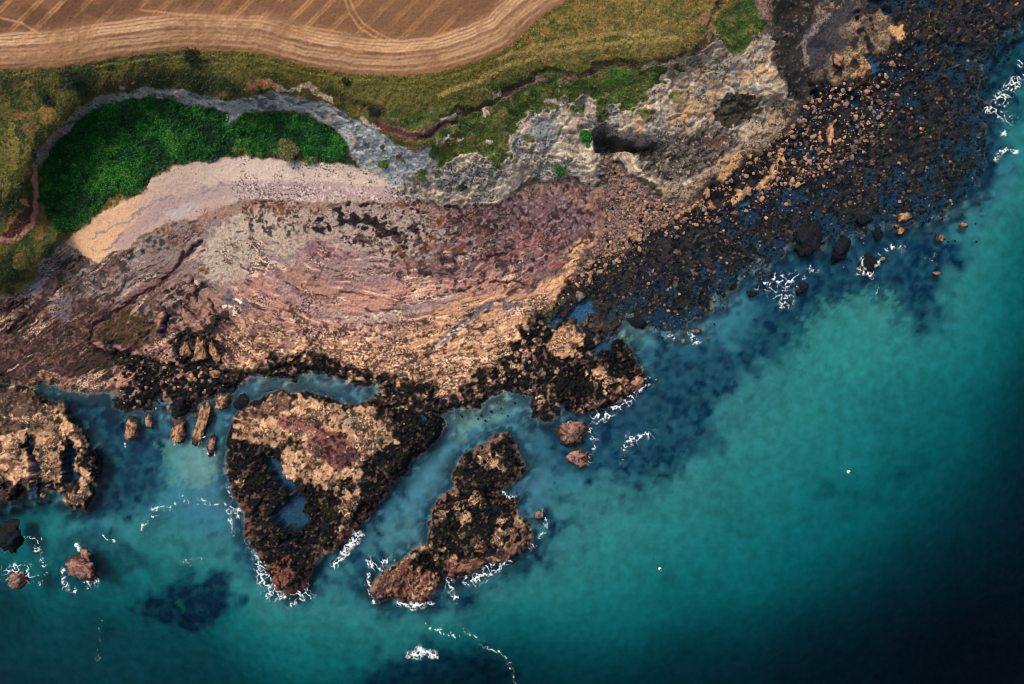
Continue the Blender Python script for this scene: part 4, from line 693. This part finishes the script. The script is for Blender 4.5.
# scatter over the boulder shore; size in photo pixels (radius)
cand = []
def scatter(pts, spacing, rmin, rmax, mix, keep=1.0, power=2.5, thin=-9.0):
    p = np.array(pts); x0, y0 = p.min(0); x1, y1 = p.max(0)
    gx_, gy_ = np.meshgrid(np.arange(x0, x1, spacing), np.arange(y0, y1, spacing)); gx_ = gx_.ravel() + rng.uniform(-.5, .5, gx_.size) * spacing; gy_ = gy_.ravel() + rng.uniform(-.5, .5, gy_.size) * spacing
    ok = (poly_sd(p, gx_.astype(F), gy_.astype(F)) > 0) & (rng.random(gx_.size) < keep) & (gx_ > -60) & (gx_ < 1080) & (gy_ > -60)
    names = list(mix); pr = np.array([mix[k] for k in names], dtype=float); pr /= pr.sum()
    for x, y in zip(gx_[ok], gy_[ok]):
        if at(pool, x, y) > 0.5 or at(n9, x, y) + 0.6 * at(n4, x, y) + rng.normal(0, 0.35) < thin: continue
        kind_ = names[rng.choice(len(names), p=pr)]
        if rng.random() < 0.85 * float(sm(830, 960, x + 0.5 * (100 - y))): kind_ = 'dark'      # the far shore is all weed
        cand.append((x, y, rmin + (rmax - rmin) * rng.random() ** power, kind_))
Z_SCREE = [(598, 160), (606, 152), (618, 166), (634, 182), (656, 198), (692, 206), (664, 226), (632, 246), (600, 262), (578, 274), (600, 236), (606, 206), (600, 184)]
Z_UP = [(655, 200), (692, 206), (705, 190), (735, 172), (765, 148), (795, 122), (815, 85), (850, 84), (880, 60), (905, 30), (905, 90), (880, 130), (850, 160), (790, 190), (740, 215), (690, 232), (640, 252), (590, 285), (570, 290), (600, 262)]
Z_DARK = [(570, 290), (640, 252), (690, 232), (740, 215), (790, 190), (850, 160), (880, 130), (905, 90), (905, 30), (880, -60), (1060, -60), (1010, 50), (985, 90), (988, 130), (985, 170), (950, 212), (900, 232), (850, 240), (790, 246), (750, 272), (715, 305), (690, 326), (650, 332), (620, 316), (590, 318), (560, 310)]
scatter(Z_SCREE, 2.7, 0.7, 2.8, {'pink': 4, 'grey': 3, 'tan': 3, 'dark': 1}, 0.9)
scatter(Z_UP, 2.6, 0.7, 3.3, {'tan': 6, 'pink': 3.5, 'brown': 3, 'grey': 2, 'dark': 5}, 0.95, 3.0, -0.6)
scatter(Z_DARK, 3.1, 0.7, 2.6, {'dark': 10, 'brown': 2.6, 'pink': 0.6, 'grey': 0.5, 'tan': 0.4}, 0.95, 3.0, -0.35)
scatter([(540, 320), (560, 296), (575, 272), (600, 262), (600, 285), (575, 300)], 4, 1.0, 3.0, {'tan': 4, 'dark': 3}, 0.6)
scatter([(500, 345), (525, 330), (540, 345), (530, 380), (500, 385), (480, 385)], 6, 0.9, 3.2, {'tan': 2, 'dark': 3}, 0.4)
scatter([(110, 350), (220, 345), (235, 385), (180, 415), (120, 405)], 4.5, 1.0, 3.2, {'dark': 6, 'tan': 1, 'pink': 1}, 0.6)
scatter([(640, 150), (700, 135), (735, 150), (690, 178), (650, 180)], 5, 0.7, 1.8, {'grey': 4, 'dark': 2}, 0.5)
scatter([(380, 385), (440, 400), (520, 395), (540, 360), (540, 420), (440, 425), (400, 430)], 6, 0.8, 2.4, {'dark': 8, 'tan': 1}, 0.5)
scatter([(760, 255), (850, 245), (950, 215), (990, 180), (985, 240), (900, 275), (760, 280)], 13, 1.0, 3.2, {'dark': 6, 'tan': 2, 'pink': 2}, 0.35)
scatter([(630, 320), (690, 330), (720, 300), (745, 275), (740, 300), (700, 345), (650, 345)], 9, 0.9, 2.6, {'dark': 6, 'pink': 2}, 0.5)
scatter([(0, 300), (30, 295), (40, 320), (0, 335)], 7, 1, 3, {'pink': 2, 'dark': 2}, 0.5)
scatter([(280, 180), (345, 182), (390, 192), (390, 200), (280, 200)], 3.2, 0.45, 0.95, {'grey': 3, 'pink': 3}, 0.8)
# the ones picked out by eye in the photograph: x, y, half width, half height, turn, kind, label
NAMED = [
 (131, 431, 6.5, 15, 0, 'tan', "tall tan rock in the western inlet, left of its small neighbour"), (148, 423, 4.2, 8.5, 0, 'tan', "small tan rock just right of the tall rock in the western inlet"),
 (178, 433, 8, 14, 15, 'tan', "tan and brown rock with foam at its foot in the western inlet"), (201, 424, 7, 22, 10, 'tan', "long narrow tan rock standing in the channel left of the large islet"), (211, 446, 5, 12, 15, 'pink', "dark red wave-washed rock at the mouth of the channel"),
 (223, 402, 8.5, 10, 40, 'tan', "tan rock at the head of the channel by the large islet"), (182, 406, 7, 11, 10, 'dark', "dark weedy rock at the head of the western inlet"), (240, 402, 7, 9, 30, 'dark', "dark rock close to the upper left corner of the large islet"),
 (207, 418, 5.5, 9, 30, 'dark', "dark rock leaning against the long narrow channel rock"), (10, 536, 13, 16, -20, 'dark', "rounded dark rock at the left edge below the slabby islet"), (82, 569, 17, 13, 15, 'pink', "reddish triangular rock ringed by foam, bottom left"), (84, 556, 7, 9, 0, 'pink', "pointed top of the reddish foam-ringed rock, bottom left"),
 (19, 579, 10, 9, -30, 'pink', "low reddish rock under white foam at the left edge"), (572, 432, 16, 14, -20, 'pink', "larger of two pink-brown rocks below the rounded point"), (578, 457, 12, 10, -20, 'pink', "smaller of two pink-brown rocks below the rounded point"),
 (810, 241, 13, 18, 15, 'dark', "largest black weedy rock off the boulder shore"), (842, 249, 8, 13, 25, 'dark', "black weedy rock just right of the largest one offshore"), (869, 262, 8.5, 11, 0, 'dark', "dark rock circled by bright foam off the boulder shore"), (879, 233, 4.5, 7, 15, 'dark', "small oval black rock above the foam-circled rock"), (864, 220, 9, 6, 0, 'dark', "flat dark rock at the edge of the boulder shore"),
 (905, 217, 8, 6, 0, 'tan', "tan rock at the seaward edge of the boulder shore"), (901, 231, 4, 4, 0, 'tan', "small tan rock below the tan shore-edge rock"), (941, 237, 5, 5, 0, 'pink', "lone pinkish rock in the water at right"), (965, 225, 6, 3, 0, 'tan', "flat tan rock awash below the right foam patch"), (938, 273, 5, 3, 0, 'pink', "flat pink rock awash farthest off the boulder shore"),
 (538, 515, 5, 5, 0, 'pink', "small round pink rock off the narrow islet's right side"), (803, 288, 6, 6, 0, 'dark', "dark rock inside the largest foam patch off the boulder shore"), (753, 294, 7, 3, 0, 'dark', "low dark rock left of the largest foam patch"),
 (637, 322, 9, 6, 10, 'dark', "dark rock in the pale gap right of the dark knoll"), (697, 331, 6, 2.5, 0, 'pink', "flat pink rock at the tip of the boulder shore"), (188, 350, 5, 8, 0, 'tan', "egg-shaped tan rock among the weed below the platform"), (202, 351, 9, 14, 10, 'tan', "broad tan rock among the weed below the platform"), (216, 352, 5, 12, -15, 'tan', "narrow tan rock at the edge of the weed, by the platform"), (191, 376, 6, 6, 0, 'tan', "small tan rock low in the weed above the western inlet"), (216, 374, 7, 5, 0, 'tan', "tan rock at the lower corner of the platform"),
 (517, 355, 4, 4, 0, 'tan', "round tan boulder alone on black weed, lower of a pair"), (523, 342, 3.4, 4.5, 0, 'tan', "tan boulder alone on black weed, upper of a pair"), (749, 157, 5, 4.5, 0, 'tan', "pale round boulder beside the blue puddle under the ledge"), (706, 192, 4, 7.5, 5, 'tan', "upright tan boulder at the lower end of the ledge"), (710, 206, 4, 6, -30, 'tan', "tan boulder below the upright one at the ledge's end"), (580, 297, 5, 6, 0, 'grey', "round grey boulder in the dark weed by the tan platform corner"), (427, 363, 5.5, 3.2, -15, 'tan', "pale slab lying loose on the tan platform edge"), (42, 495, 3, 3, 0, 'tan', "knob of tan rock at the foot of the slabby islet"), (836, 60, 6.5, 8, -20, 'tan', "pale yellowish boulder among the tawny outcrops"), (863, 72, 7, 10, 10, 'tan', "rounded tawny boulder with a furrowed face")]
def rock_mesh(v, f, name, m, smooth=False):
    me = bpy.data.meshes.new(name); me.from_pydata(v.tolist(), [], f.tolist()); me.materials.append(m)
    me.polygons.foreach_set("use_smooth", np.full(len(me.polygons), smooth, dtype=bool)); return me
pxm = CAM_H / FPX
for i, (px, py, rx, ry, rot, kind, lab) in enumerate(NAMED):
    v, f = rock_proto(4 if max(rx, ry) > 9 else 3, 300 + i, 0.8, 9)
    v = v / np.abs(v).max(0); s = v * 3.1
    nz = (fbm(s[:, 0] + s[:, 2] * 1.7 + i * 9, s[:, 1] + s[:, 2], 1.0, 4, 80 + i, 0.6)); v = v * (1 + (0.26 if kind != 'dark' else 0.34) * nz[:, None])
    gx0, gy0, gz = ground(px, py); z0 = max(gz, -0.4); hgt = min(rx, ry) * pxm * (0.8 if rx > 7 else 0.75)
    wxp, wyp = unproject(px, py, max(z0, 0)); v = v * np.array([rx * pxm, ry * pxm, hgt])
    wet = np.stack([v[:, 2] / hgt] * 3, -1)
    nn = fbm(v[:, 0] * 2.2 + i * 5, v[:, 1] * 2.2 + v[:, 2], 1.0, 3, 90 + i, 0.6)[:, None]; base_c = lin(BCOL[kind])
    c = base_c * (1 + (0.35 if kind != 'dark' else 0.7) * nn)
    sp = sm(0.05, 0.45, fbm(v[:, 0] * 3 + i * 3, v[:, 1] * 3, 1.0, 3, 95 + i, 0.6))[:, None]
    if kind != 'dark': sp = sm(-0.25, 0.25, sp * 2 - 1 + (0.2 if kind == 'tan' else -0.3)); c = c * (1 - 0.75 * sp) + lin((42, 38, 34)) * 0.75 * sp
    band_ = sm(0.62, 0.30, v[:, 2] / hgt + 0.35 * nn[:, 0])[:, None]; c = c * (1 - 0.8 * band_) + lin((24, 25, 25)) * 0.8 * band_      # weed line round the foot
    o = np_mesh("sea_rock", v.astype(F), f, M_ROCK, np.clip(c, 0.004, 1).astype(F)); o.location = (wxp, wyp, z0 + hgt * 0.15); o.rotation_euler = (0, 0, math.radians(-rot))
    tag(link(o), lab, "rock")
nm_xy = np.array([(a[0], a[1], max(a[2], a[3])) for a in NAMED])
cand = [c for c in cand if np.all(np.hypot(nm_xy[:, 0] - c[0], nm_xy[:, 1] - c[1]) > nm_xy[:, 2] * 0.9)]
score = np.array([c[2] * (1.0 if c[3] != 'dark' else 0.8) if 0 < c[0] < 1024 and 0 < c[1] < 684 else 0 for c in cand]); order = np.argsort(-score)
big = set(order[:255].tolist())
BM = {(k, j): rock_mesh(PROT2[j][0], PROT2[j][1], "boulder", M_BLD[k]) for k in M_BLD for j in range(len(PROT2))}
def where(x, y):
    if y < 205 and x < 650: return "in the scree below the cleft"
    if x < 610: return "by the tan platform's eastern corner" if y < 330 else "on the black weed south of the platform"
    if x < 700: return "on the shore below the cove" if y < 262 else "on the seaward tip of the shore"
    if x < 790: return "on the shore below the ledge" if y < 215 else "near the water below the ledge"
    if x < 870: return "on the shore east of the ledge" if y < 140 else "on the dark shore beside the blue pools"
    return "on the far north-east shore" if y < 110 else "on the dark eastern shore"
sv, sf, sc_ = [], [], []; nvt = 0; by_group = {}
for i, (px, py, r, kind) in enumerate(cand):
    gx0, gy0, gz = ground(px, py); rm = r * pxm; zr = gz + rm * 0.22
    if gz < -0.45: zr = max(gz, -0.6) + rm * 0.25
    if i in big:
        o = bpy.data.objects.new("boulder", BM[(kind, i % len(PROT2))]); o.location = (gx0, gy0, zr); o.scale = (rm, rm * random.uniform(0.8, 1.1), rm * random.uniform(0.8, 1.1)); o.rotation_euler = (random.uniform(-.35, .35), random.uniform(-.35, .35), random.uniform(0, 6.28))
        cn = {'brown': "brown", 'tan': "tan", 'pink': "pinkish brown", 'grey': "grey", 'dark': "dark weedy"}[kind]; wh = where(px, py)
        tag(link(o), f"{cn} boulder {wh}", "boulder", f"{cn} boulders {wh}"); by_group.setdefault((cn, wh), []).append((px, o))
    else:
        v, f = PROT[i % len(PROT)]; a = random.uniform(0, 6.28); ca, sa = math.cos(a), math.sin(a); w = v * rm
        w = np.stack([w[:, 0] * ca - w[:, 1] * sa + gx0, w[:, 0] * sa + w[:, 1] * ca + gy0, w[:, 2] + zr], -1)
        sv.append(w); sf.append(f + nvt); nvt += len(w)
        sc_.append(np.tile(np.clip(lin(BCOL[kind]) * random.uniform(0.6, 1.35), 0.004, 1), (len(w), 1)))
tag(link(np_mesh("boulder_scatter", np.concatenate(sv), np.concatenate(sf), M_BSTUFF, np.concatenate(sc_).astype(F), smooth=False)), "countless small boulders strewn along the eastern shore", "boulders", kind="stuff")

ORD = "first second third fourth fifth sixth seventh eighth ninth tenth eleventh twelfth thirteenth fourteenth fifteenth sixteenth seventeenth eighteenth nineteenth twentieth".split()
for (cn, wh), lst in by_group.items():
    lst.sort(key=lambda t: t[0])
    for j, (_, o) in enumerate(lst):
        if len(lst) > 1:
            k = len(lst) - 1 - j
            where_ = "leftmost" if j == 0 else "rightmost" if k == 0 else f"{ORD[j]} from left" if j <= k else f"{ORD[k]} from right"
            o["label"] = f"{where_} of larger {cn} boulders {wh}"
# ---------------------------------------------------------------- plants
def leaf_cloud(name, pos, size, cols, material, tilt=0.9):
    n = len(pos); a = rng.uniform(0, 6.283, n); t = rng.uniform(-tilt, tilt, n); b = rng.uniform(-tilt, tilt, n)
    ux = np.stack([np.cos(a) * np.cos(t), np.sin(a) * np.cos(t), np.sin(t)], -1); vx = np.stack([-np.sin(a) * np.cos(b), np.cos(a) * np.cos(b), np.sin(b)], -1)
    s = size[:, None]; v = np.stack([pos - ux * s, pos - vx * s * 0.55, pos + ux * s, pos + vx * s * 0.55], 1).reshape(-1, 3)
    f = np.arange(n * 4).reshape(-1, 4); return np_mesh(name, v, f, material, np.repeat(cols, 4, 0).astype(F), smooth=False)
M_LEAF = mat("leaves", attr="ground", rough=0.7, var=0.15, scale=6.0, bump=0, spec=0.2)
def leaf_field(name, mask, count, smin, smax, colset, lift, own=0.0):
    yy, xx = np.nonzero((mask > 0.45) & (X > -60) & (X < 1084) & (Y > -40)); pick = rng.integers(0, len(yy), count); yy = yy[pick]; xx = xx[pick]
    j = rng.uniform(-.5, .5, (count, 2)) * pxm * 1.2
    pos = np.stack([VX[yy, xx] + j[:, 0], VY[yy, xx] + j[:, 1], H[yy, xx] + rng.random(count) * lift], -1)
    cl = np.array([lin(c) for c in colset]); patch = n5[yy, xx] * 0.6 + n8[yy, xx] * 0.5 + rng.normal(0, 0.35, count)
    ci = np.clip(((patch + 1) / 2 * len(cl)).astype(int), 0, len(cl) - 1)
    cols = cl[ci] * (1 - own) + COL[yy, xx] * own; cols = cols * rng.uniform(0.4, 1.65, (count, 1)); return link(leaf_cloud(name, pos, rng.uniform(smin, smax, count), np.clip(cols, 0.003, 1), M_LEAF))
tag(leaf_field("bracken", bay * sm(-1.1, -0.5, n3 + 1.2 * (bay > 0.98) * sm(2, 9, poly_sd(GREEN_BAY, XW, YW))), 62000, 0.09, 0.22, [(26, 52, 28), (18, 62, 30), (22, 78, 32), (28, 92, 34), (34, 108, 36), (70, 128, 40)], 0.5, 0.25), "bright green bracken filling the hollow above the pebble beach", "bracken", kind="stuff")
tuft = np.clip(grass * (1 - bay), 0, 1) * (zid == 2)
tag(leaf_field("grass_tufts", tuft, 38000, 0.07, 0.2, [(44, 60, 30), (56, 70, 32), (78, 80, 38), (96, 88, 42), (118, 102, 56)], 0.16, 0.8), "rough tussocks and low scrub over the clifftop grass", "grass", kind="stuff")
M_BARK = mat("bark", base=(70, 56, 44), rough=0.9, var=0.3, scale=6)
def bush(px, py, rpx, hgt, cols, label, n=900):
    gx0, gy0, gz = ground(px, py); e = bpy.data.objects.new("bush", None); e.location = (gx0, gy0, gz - 0.1); link(e); R = rpx * pxm
    bm = bmesh.new()
    for k in range(7):
        a = k * 0.9 + random.random(); tip = np.array([math.cos(a) * R * 0.6, math.sin(a) * R * 0.6, hgt * random.uniform(0.6, 0.9)]); rr = 0.035 * R
        vs = []
        for t, w in ((0, 1.0), (0.5, 0.7), (1, 0.25)):
            c = tip * t + np.array([0, 0, 0.15 * hgt * math.sin(t * 3.1)]); vs.append([bm.verts.new((c[0] + rr * w * math.cos(q * 1.2566), c[1] + rr * w * math.sin(q * 1.2566), c[2])) for q in range(5)])
        for i in range(2):
            for q in range(5): bm.faces.new((vs[i][q], vs[i][(q + 1) % 5], vs[i + 1][(q + 1) % 5], vs[i + 1][q]))
    me = bpy.data.meshes.new("trunk"); bm.to_mesh(me); bm.free(); me.materials.append(M_BARK); link(bpy.data.objects.new("trunk", me), e)
    lobes = [(random.uniform(-.55, .55) * R, random.uniform(-.55, .55) * R, hgt * random.uniform(0.45, 0.75), R * random.uniform(0.3, 0.5)) for _ in range(9)]
    pos = []
    for _ in range(n):
        lx, ly, lz, lr = lobes[random.randrange(len(lobes))]; d = rng.normal(size=3); d /= np.linalg.norm(d); q = lr * random.uniform(0.6, 1.05); pos.append((lx + d[0] * q, ly + d[1] * q, max(0.1, lz + d[2] * q * 0.8)))
    pos = np.array(pos); cl = np.array([lin(c) for c in cols])[rng.integers(0, len(cols), n)] * rng.uniform(0.7, 1.3, (n, 1))
    o = leaf_cloud("crown", pos, rng.uniform(0.10, 0.22, n), np.clip(cl, 0.003, 1), M_LEAF); link(o, e); return tag(e, label, "bush")
bush(288, 151, 13, 2.6, [(96, 96, 62), (112, 108, 72), (74, 84, 50), (128, 118, 80)], "round grey-green bush at the top of the pebble beach", 1800)
for px, py, r, lab in ((193, 58, 8, "dark shrub at the field edge above the grey scarp"), (76, 82, 10, "broad dark shrub in the grass above the scarp's western end"), (48, 100, 6, "dark low shrub in the tawny grass near the left edge"), (374, 113, 6, "dark green shrub above the widest part of the grey scarp"), (346, 82, 4, "small dark shrub by the stubble corner above the scarp"), (586, 138, 5, "bright green bush beside the dark cleft in the cliff"), (561, 171, 6, "green bush on the ledge below the grey cliff face"), (383, 165, 5, "olive bush at the foot of the pale scarp"), (421, 178, 6, "olive bush on the pale rock above the pebble beach's end"), (463, 188, 5, "dark bush in a hole of the pale cliff foot")):
    gc = [(30, 96, 30), (40, 112, 34), (26, 78, 28)] if 'bright' in lab or lab.startswith('green') else ([(80, 100, 44), (96, 112, 50), (64, 84, 40)] if 'olive' in lab else [(24, 40, 26), (32, 50, 30), (20, 34, 24)])
    bush(px, py, r, r * pxm * 0.9, gc, lab, 420)

# ---------------------------------------------------------------- foam on the water
M_FOAM = bpy.data.materials.new("sea foam"); M_FOAM.use_nodes = True; nt = M_FOAM.node_tree; nd = nt.nodes; lk = nt.links   # thin foam lets the water show through
_at = nd.new("ShaderNodeAttribute"); _at.attribute_name = "ground"; _b = nd["Principled BSDF"]; _b.inputs["Roughness"].default_value = 0.8; lk.new(_at.outputs["Color"], _b.inputs["Base Color"]); lk.new(_at.outputs["Alpha"], _b.inputs["Alpha"])
FOAM = [  # (polyline, half width, density 0..1)
 ([(262, 560), (264, 578), (272, 592), (288, 600), (304, 594)], 8, .55), ([(278, 588), (290, 586)], 4, .8), ([(300, 585), (304, 574), (308, 562), (314, 555)], 5, .6), ([(306, 560), (300, 566), (286, 560), (276, 552)], 4, .5), ([(358, 536), (352, 543), (345, 552)], 4.2, .95), ([(345, 552), (338, 562), (334, 568)], 3, .55),
 ([(142, 528), (155, 511), (165, 506), (185, 503), (200, 501), (214, 504), (228, 512), (233, 525), (231, 536)], 2.4, .55), ([(225, 505), (236, 514), (244, 506), (252, 498)], 3.2, .6), ([(232, 520), (234, 530)], 3, .45), ([(246, 541), (252, 548), (258, 560)], 4, .4), ([(255, 556), (260, 568)], 4, .5),
 ([(368, 562), (378, 568), (388, 562)], 5, .5), ([(370, 575), (366, 588), (376, 600)], 3.2, .7), ([(398, 603), (412, 606), (430, 605)], 3.4, .75), ([(443, 558), (444, 572), (450, 590), (456, 598)], 4.5, .6), ([(414, 582), (412, 596)], 2.5, .7), ([(470, 580), (482, 576), (492, 567), (500, 562), (508, 560)], 6.5, .62), ([(530, 548), (538, 540), (545, 528), (542, 510)], 5, .45), ([(505, 494), (514, 498)], 3, .6),
 ([(598, 416), (610, 412), (622, 404), (632, 394)], 6, .65), ([(632, 394), (642, 388), (652, 380)], 4.5, .45), ([(592, 425), (594, 445), (588, 462)], 4, .4), ([(623, 446), (632, 440), (642, 436), (652, 434)], 4.5, .55), ([(626, 450), (622, 460)], 3.5, .3), ([(690, 335), (698, 341)], 3, .8), ([(668, 336), (672, 337)], 2, .6),
 ([(762, 284), (780, 280), (800, 280)], 7, .55), ([(775, 292), (788, 298)], 8, .55), ([(782, 304), (788, 296)], 5, .6), ([(861, 262), (862, 272), (870, 274)], 3.5, .8), ([(877, 262), (876, 256)], 3, .6), ([(889, 250), (895, 246), (903, 249)], 3, .7), ([(930, 260), (940, 258)], 4, .3), ([(812, 265), (815, 272)], 4, .4), ([(876, 295), (878, 290)], 1.6, .5),
 ([(1000, 98), (1008, 90), (1016, 80)], 7, .6), ([(1008, 84), (1022, 78)], 4, .5), ([(988, 108), (996, 116), (1010, 118)], 5, .55), ([(1002, 134), (1012, 132)], 4, .45), ([(994, 160), (1000, 154), (1014, 150)], 2.6, .8), ([(1018, 62), (1023, 66)], 2.5, .6),
 ([(8, 574), (16, 568), (26, 570), (32, 578)], 6, .6), ([(62, 572), (63, 582), (72, 588)], 3, .7), ([(88, 583), (96, 581)], 3, .7), ([(82, 563), (90, 567)], 3.2, .9), ([(79, 546), (80, 548)], 2, .9), ([(26, 538), (36, 542), (44, 540)], 2, .55), ([(38, 548), (40, 560), (46, 570), (38, 585)], 2.6, .45), ([(105, 535), (112, 536), (116, 542)], 1.6, .5), ([(182, 566), (192, 560), (202, 562)], 4, .28), ([(1, 540), (2, 552)], 3, .4),
 ([(414, 653), (424, 652), (434, 653)], 5, .85), ([(426, 626), (440, 632), (456, 634), (472, 634), (484, 646)], 2.2, .5), ([(484, 646), (500, 655), (512, 668), (518, 684)], 1.8, .45), ([(100, 620), (101, 640), (99, 658)], 1.4, .3), ([(173, 444), (180, 446)], 3, .5), ([(198, 441), (204, 438)], 3, .5), ([(124, 446), (128, 440)], 2.5, .5), ([(206, 452), (212, 454)], 2.5, .6), ([(186, 488), (190, 486), (180, 498)], 1.8, .35), ([(228, 487), (234, 494)], 3, .5), ([(196, 380), (204, 384)], 3, .25)]
fv, ff, fo = [], [], []; nfv = 0
for k, (pts, w, dn) in enumerate(FOAM):
    w = w * 1.25; dn = min(1.0, dn * 1.12); p = np.array(pts, dtype=float); x0, y0 = p.min(0) - w * 2 - 2; x1, y1 = p.max(0) + w * 2 + 2
    ax_ = np.arange(x0, x1, 0.42); ay_ = np.arange(y0, y1, 0.42); fx, fy = np.meshgrid(ax_, ay_); fx = fx.astype(F); fy = fy.astype(F)
    d = line_d(p, fx + 3.5 * fbm(fx, fy, 8, 4, 120 + k), fy + 3.5 * fbm(fx, fy, 8, 4, 160 + k), 30)
    lace = 1 - np.abs(fbm(fx, fy, 4.2, 3, 200 + k, 0.48)) * 1.9; fall = 1 - np.clip(d / (w * 1.35), 0, 1)
    lace2 = 1 - np.abs(fbm(fx, fy, 2.0, 2, 260 + k, 0.5)) * 1.7; core = np.clip(fall * 1.6 - 0.35, 0, 1)
    op = np.clip((np.maximum(lace, 0.55 * lace + 0.45 * lace2) - (1.0 - fall ** 0.8 * dn * 0.85)) / 0.36, 0, 1) * (0.5 + 0.5 * fall)
    op = np.maximum(op, 0.75 * core * sm(0.85, 1.1, dn + 0.35 * lace2 - 0.1)) * 0.88
    on = (op > 0.03)[:-1, :-1]; jy, jx = np.nonzero(on)
    if len(jy) == 0: continue
    gi = np.arange(fx.size).reshape(fx.shape); q_ = np.stack([gi[jy + 1, jx], gi[jy + 1, jx + 1], gi[jy, jx + 1], gi[jy, jx]], -1)
    ux, uy = unproject(fx, fy, 0.1); z = 0.09 + 0.12 * op + 0.03 * lace2
    u, inv = np.unique(q_, return_inverse=True); fv.append(np.stack([ux, uy, z], -1).reshape(-1, 3)[u]); ff.append(inv.reshape(-1, 4) + nfv); nfv += len(u); fo.append(op.ravel()[u])
foam = np_mesh("sea_foam", np.concatenate(fv), np.concatenate(ff), M_FOAM, np.tile(np.array([[0.78, 0.82, 0.84]], dtype=F), (nfv, 1)), spk=np.concatenate(fo).astype(F))
tag(link(foam), "lacy white foam breaking round the rocks and islets", "foam", kind="stuff")

# ---------------------------------------------------------------- two marker buoys
M_BUOY = {'white': mat("white float", base=(226, 224, 214), rough=0.45, var=0.08, bump=0), 'yellow': mat("pale yellow float", base=(220, 206, 150), rough=0.45, var=0.08, bump=0)}
M_ROPE = mat("wet rope", base=(60, 64, 56), rough=0.8); M_POLE = mat("dark pole", base=(40, 44, 46), rough=0.5)
def lathe(name, prof, seg, m, parent, loc=(0, 0, 0)):
    v = [(r * math.cos(6.2832 * s / seg), r * math.sin(6.2832 * s / seg), z) for r, z in prof for s in range(seg)]
    f = [(i * seg + s, i * seg + (s + 1) % seg, (i + 1) * seg + (s + 1) % seg, (i + 1) * seg + s) for i in range(len(prof) - 1) for s in range(seg)]
    me = bpy.data.meshes.new(name); me.from_pydata(v, [], f); me.materials.append(m); me.polygons.foreach_set("use_smooth", np.ones(len(f), dtype=bool)); o = bpy.data.objects.new(name, me); o.location = loc; return link(o, parent)
for px, py, r, c, lab in ((849, 472, 0.34, 'yellow', "pale yellow marker buoy with a trailing line on the open water"), (660, 569, 0.27, 'white', "small white marker buoy on the water, nearer the islets")):
    e = bpy.data.objects.new("marker_buoy", None); x, y = unproject(px, py, 0.2); e.location = (x, y, 0.05); link(e); tag(e, lab, "buoy", "fishing marker buoys"); e.rotation_euler = (0.2, 0.12, 0.6)
    lathe("float", [(0.02, -r)] + [(r * math.sin(t), -r * math.cos(t) * 1.1) for t in np.linspace(0.3, 2.85, 9)] + [(0.02, r * 1.1)], 14, M_BUOY[c], e)
    lathe("collar", [(r * 0.4, r * 0.95), (r * 0.42, r * 1.15), (r * 0.25, r * 1.2), (0.02, r * 1.2)], 12, M_POLE, e)
    lathe("pole", [(0.03, r * 1.1), (0.03, r * 2.6), (0.005, r * 2.65)], 8, M_POLE, e)
    tv = [(0.12 * math.sin(i * 1.3) + 0.035 * math.cos(q * 1.5708), r * 0.8 + i * 0.32, -0.02 * i + 0.035 * math.sin(q * 1.5708)) for i in range(8) for q in range(4)]
    tf = [(i * 4 + q, i * 4 + (q + 1) % 4, i * 4 + 4 + (q + 1) % 4, i * 4 + 4 + q) for i in range(7) for q in range(4)]
    me = bpy.data.meshes.new("mooring_line"); me.from_pydata(tv, [], tf); me.materials.append(M_ROPE); link(bpy.data.objects.new("mooring_line", me), e)
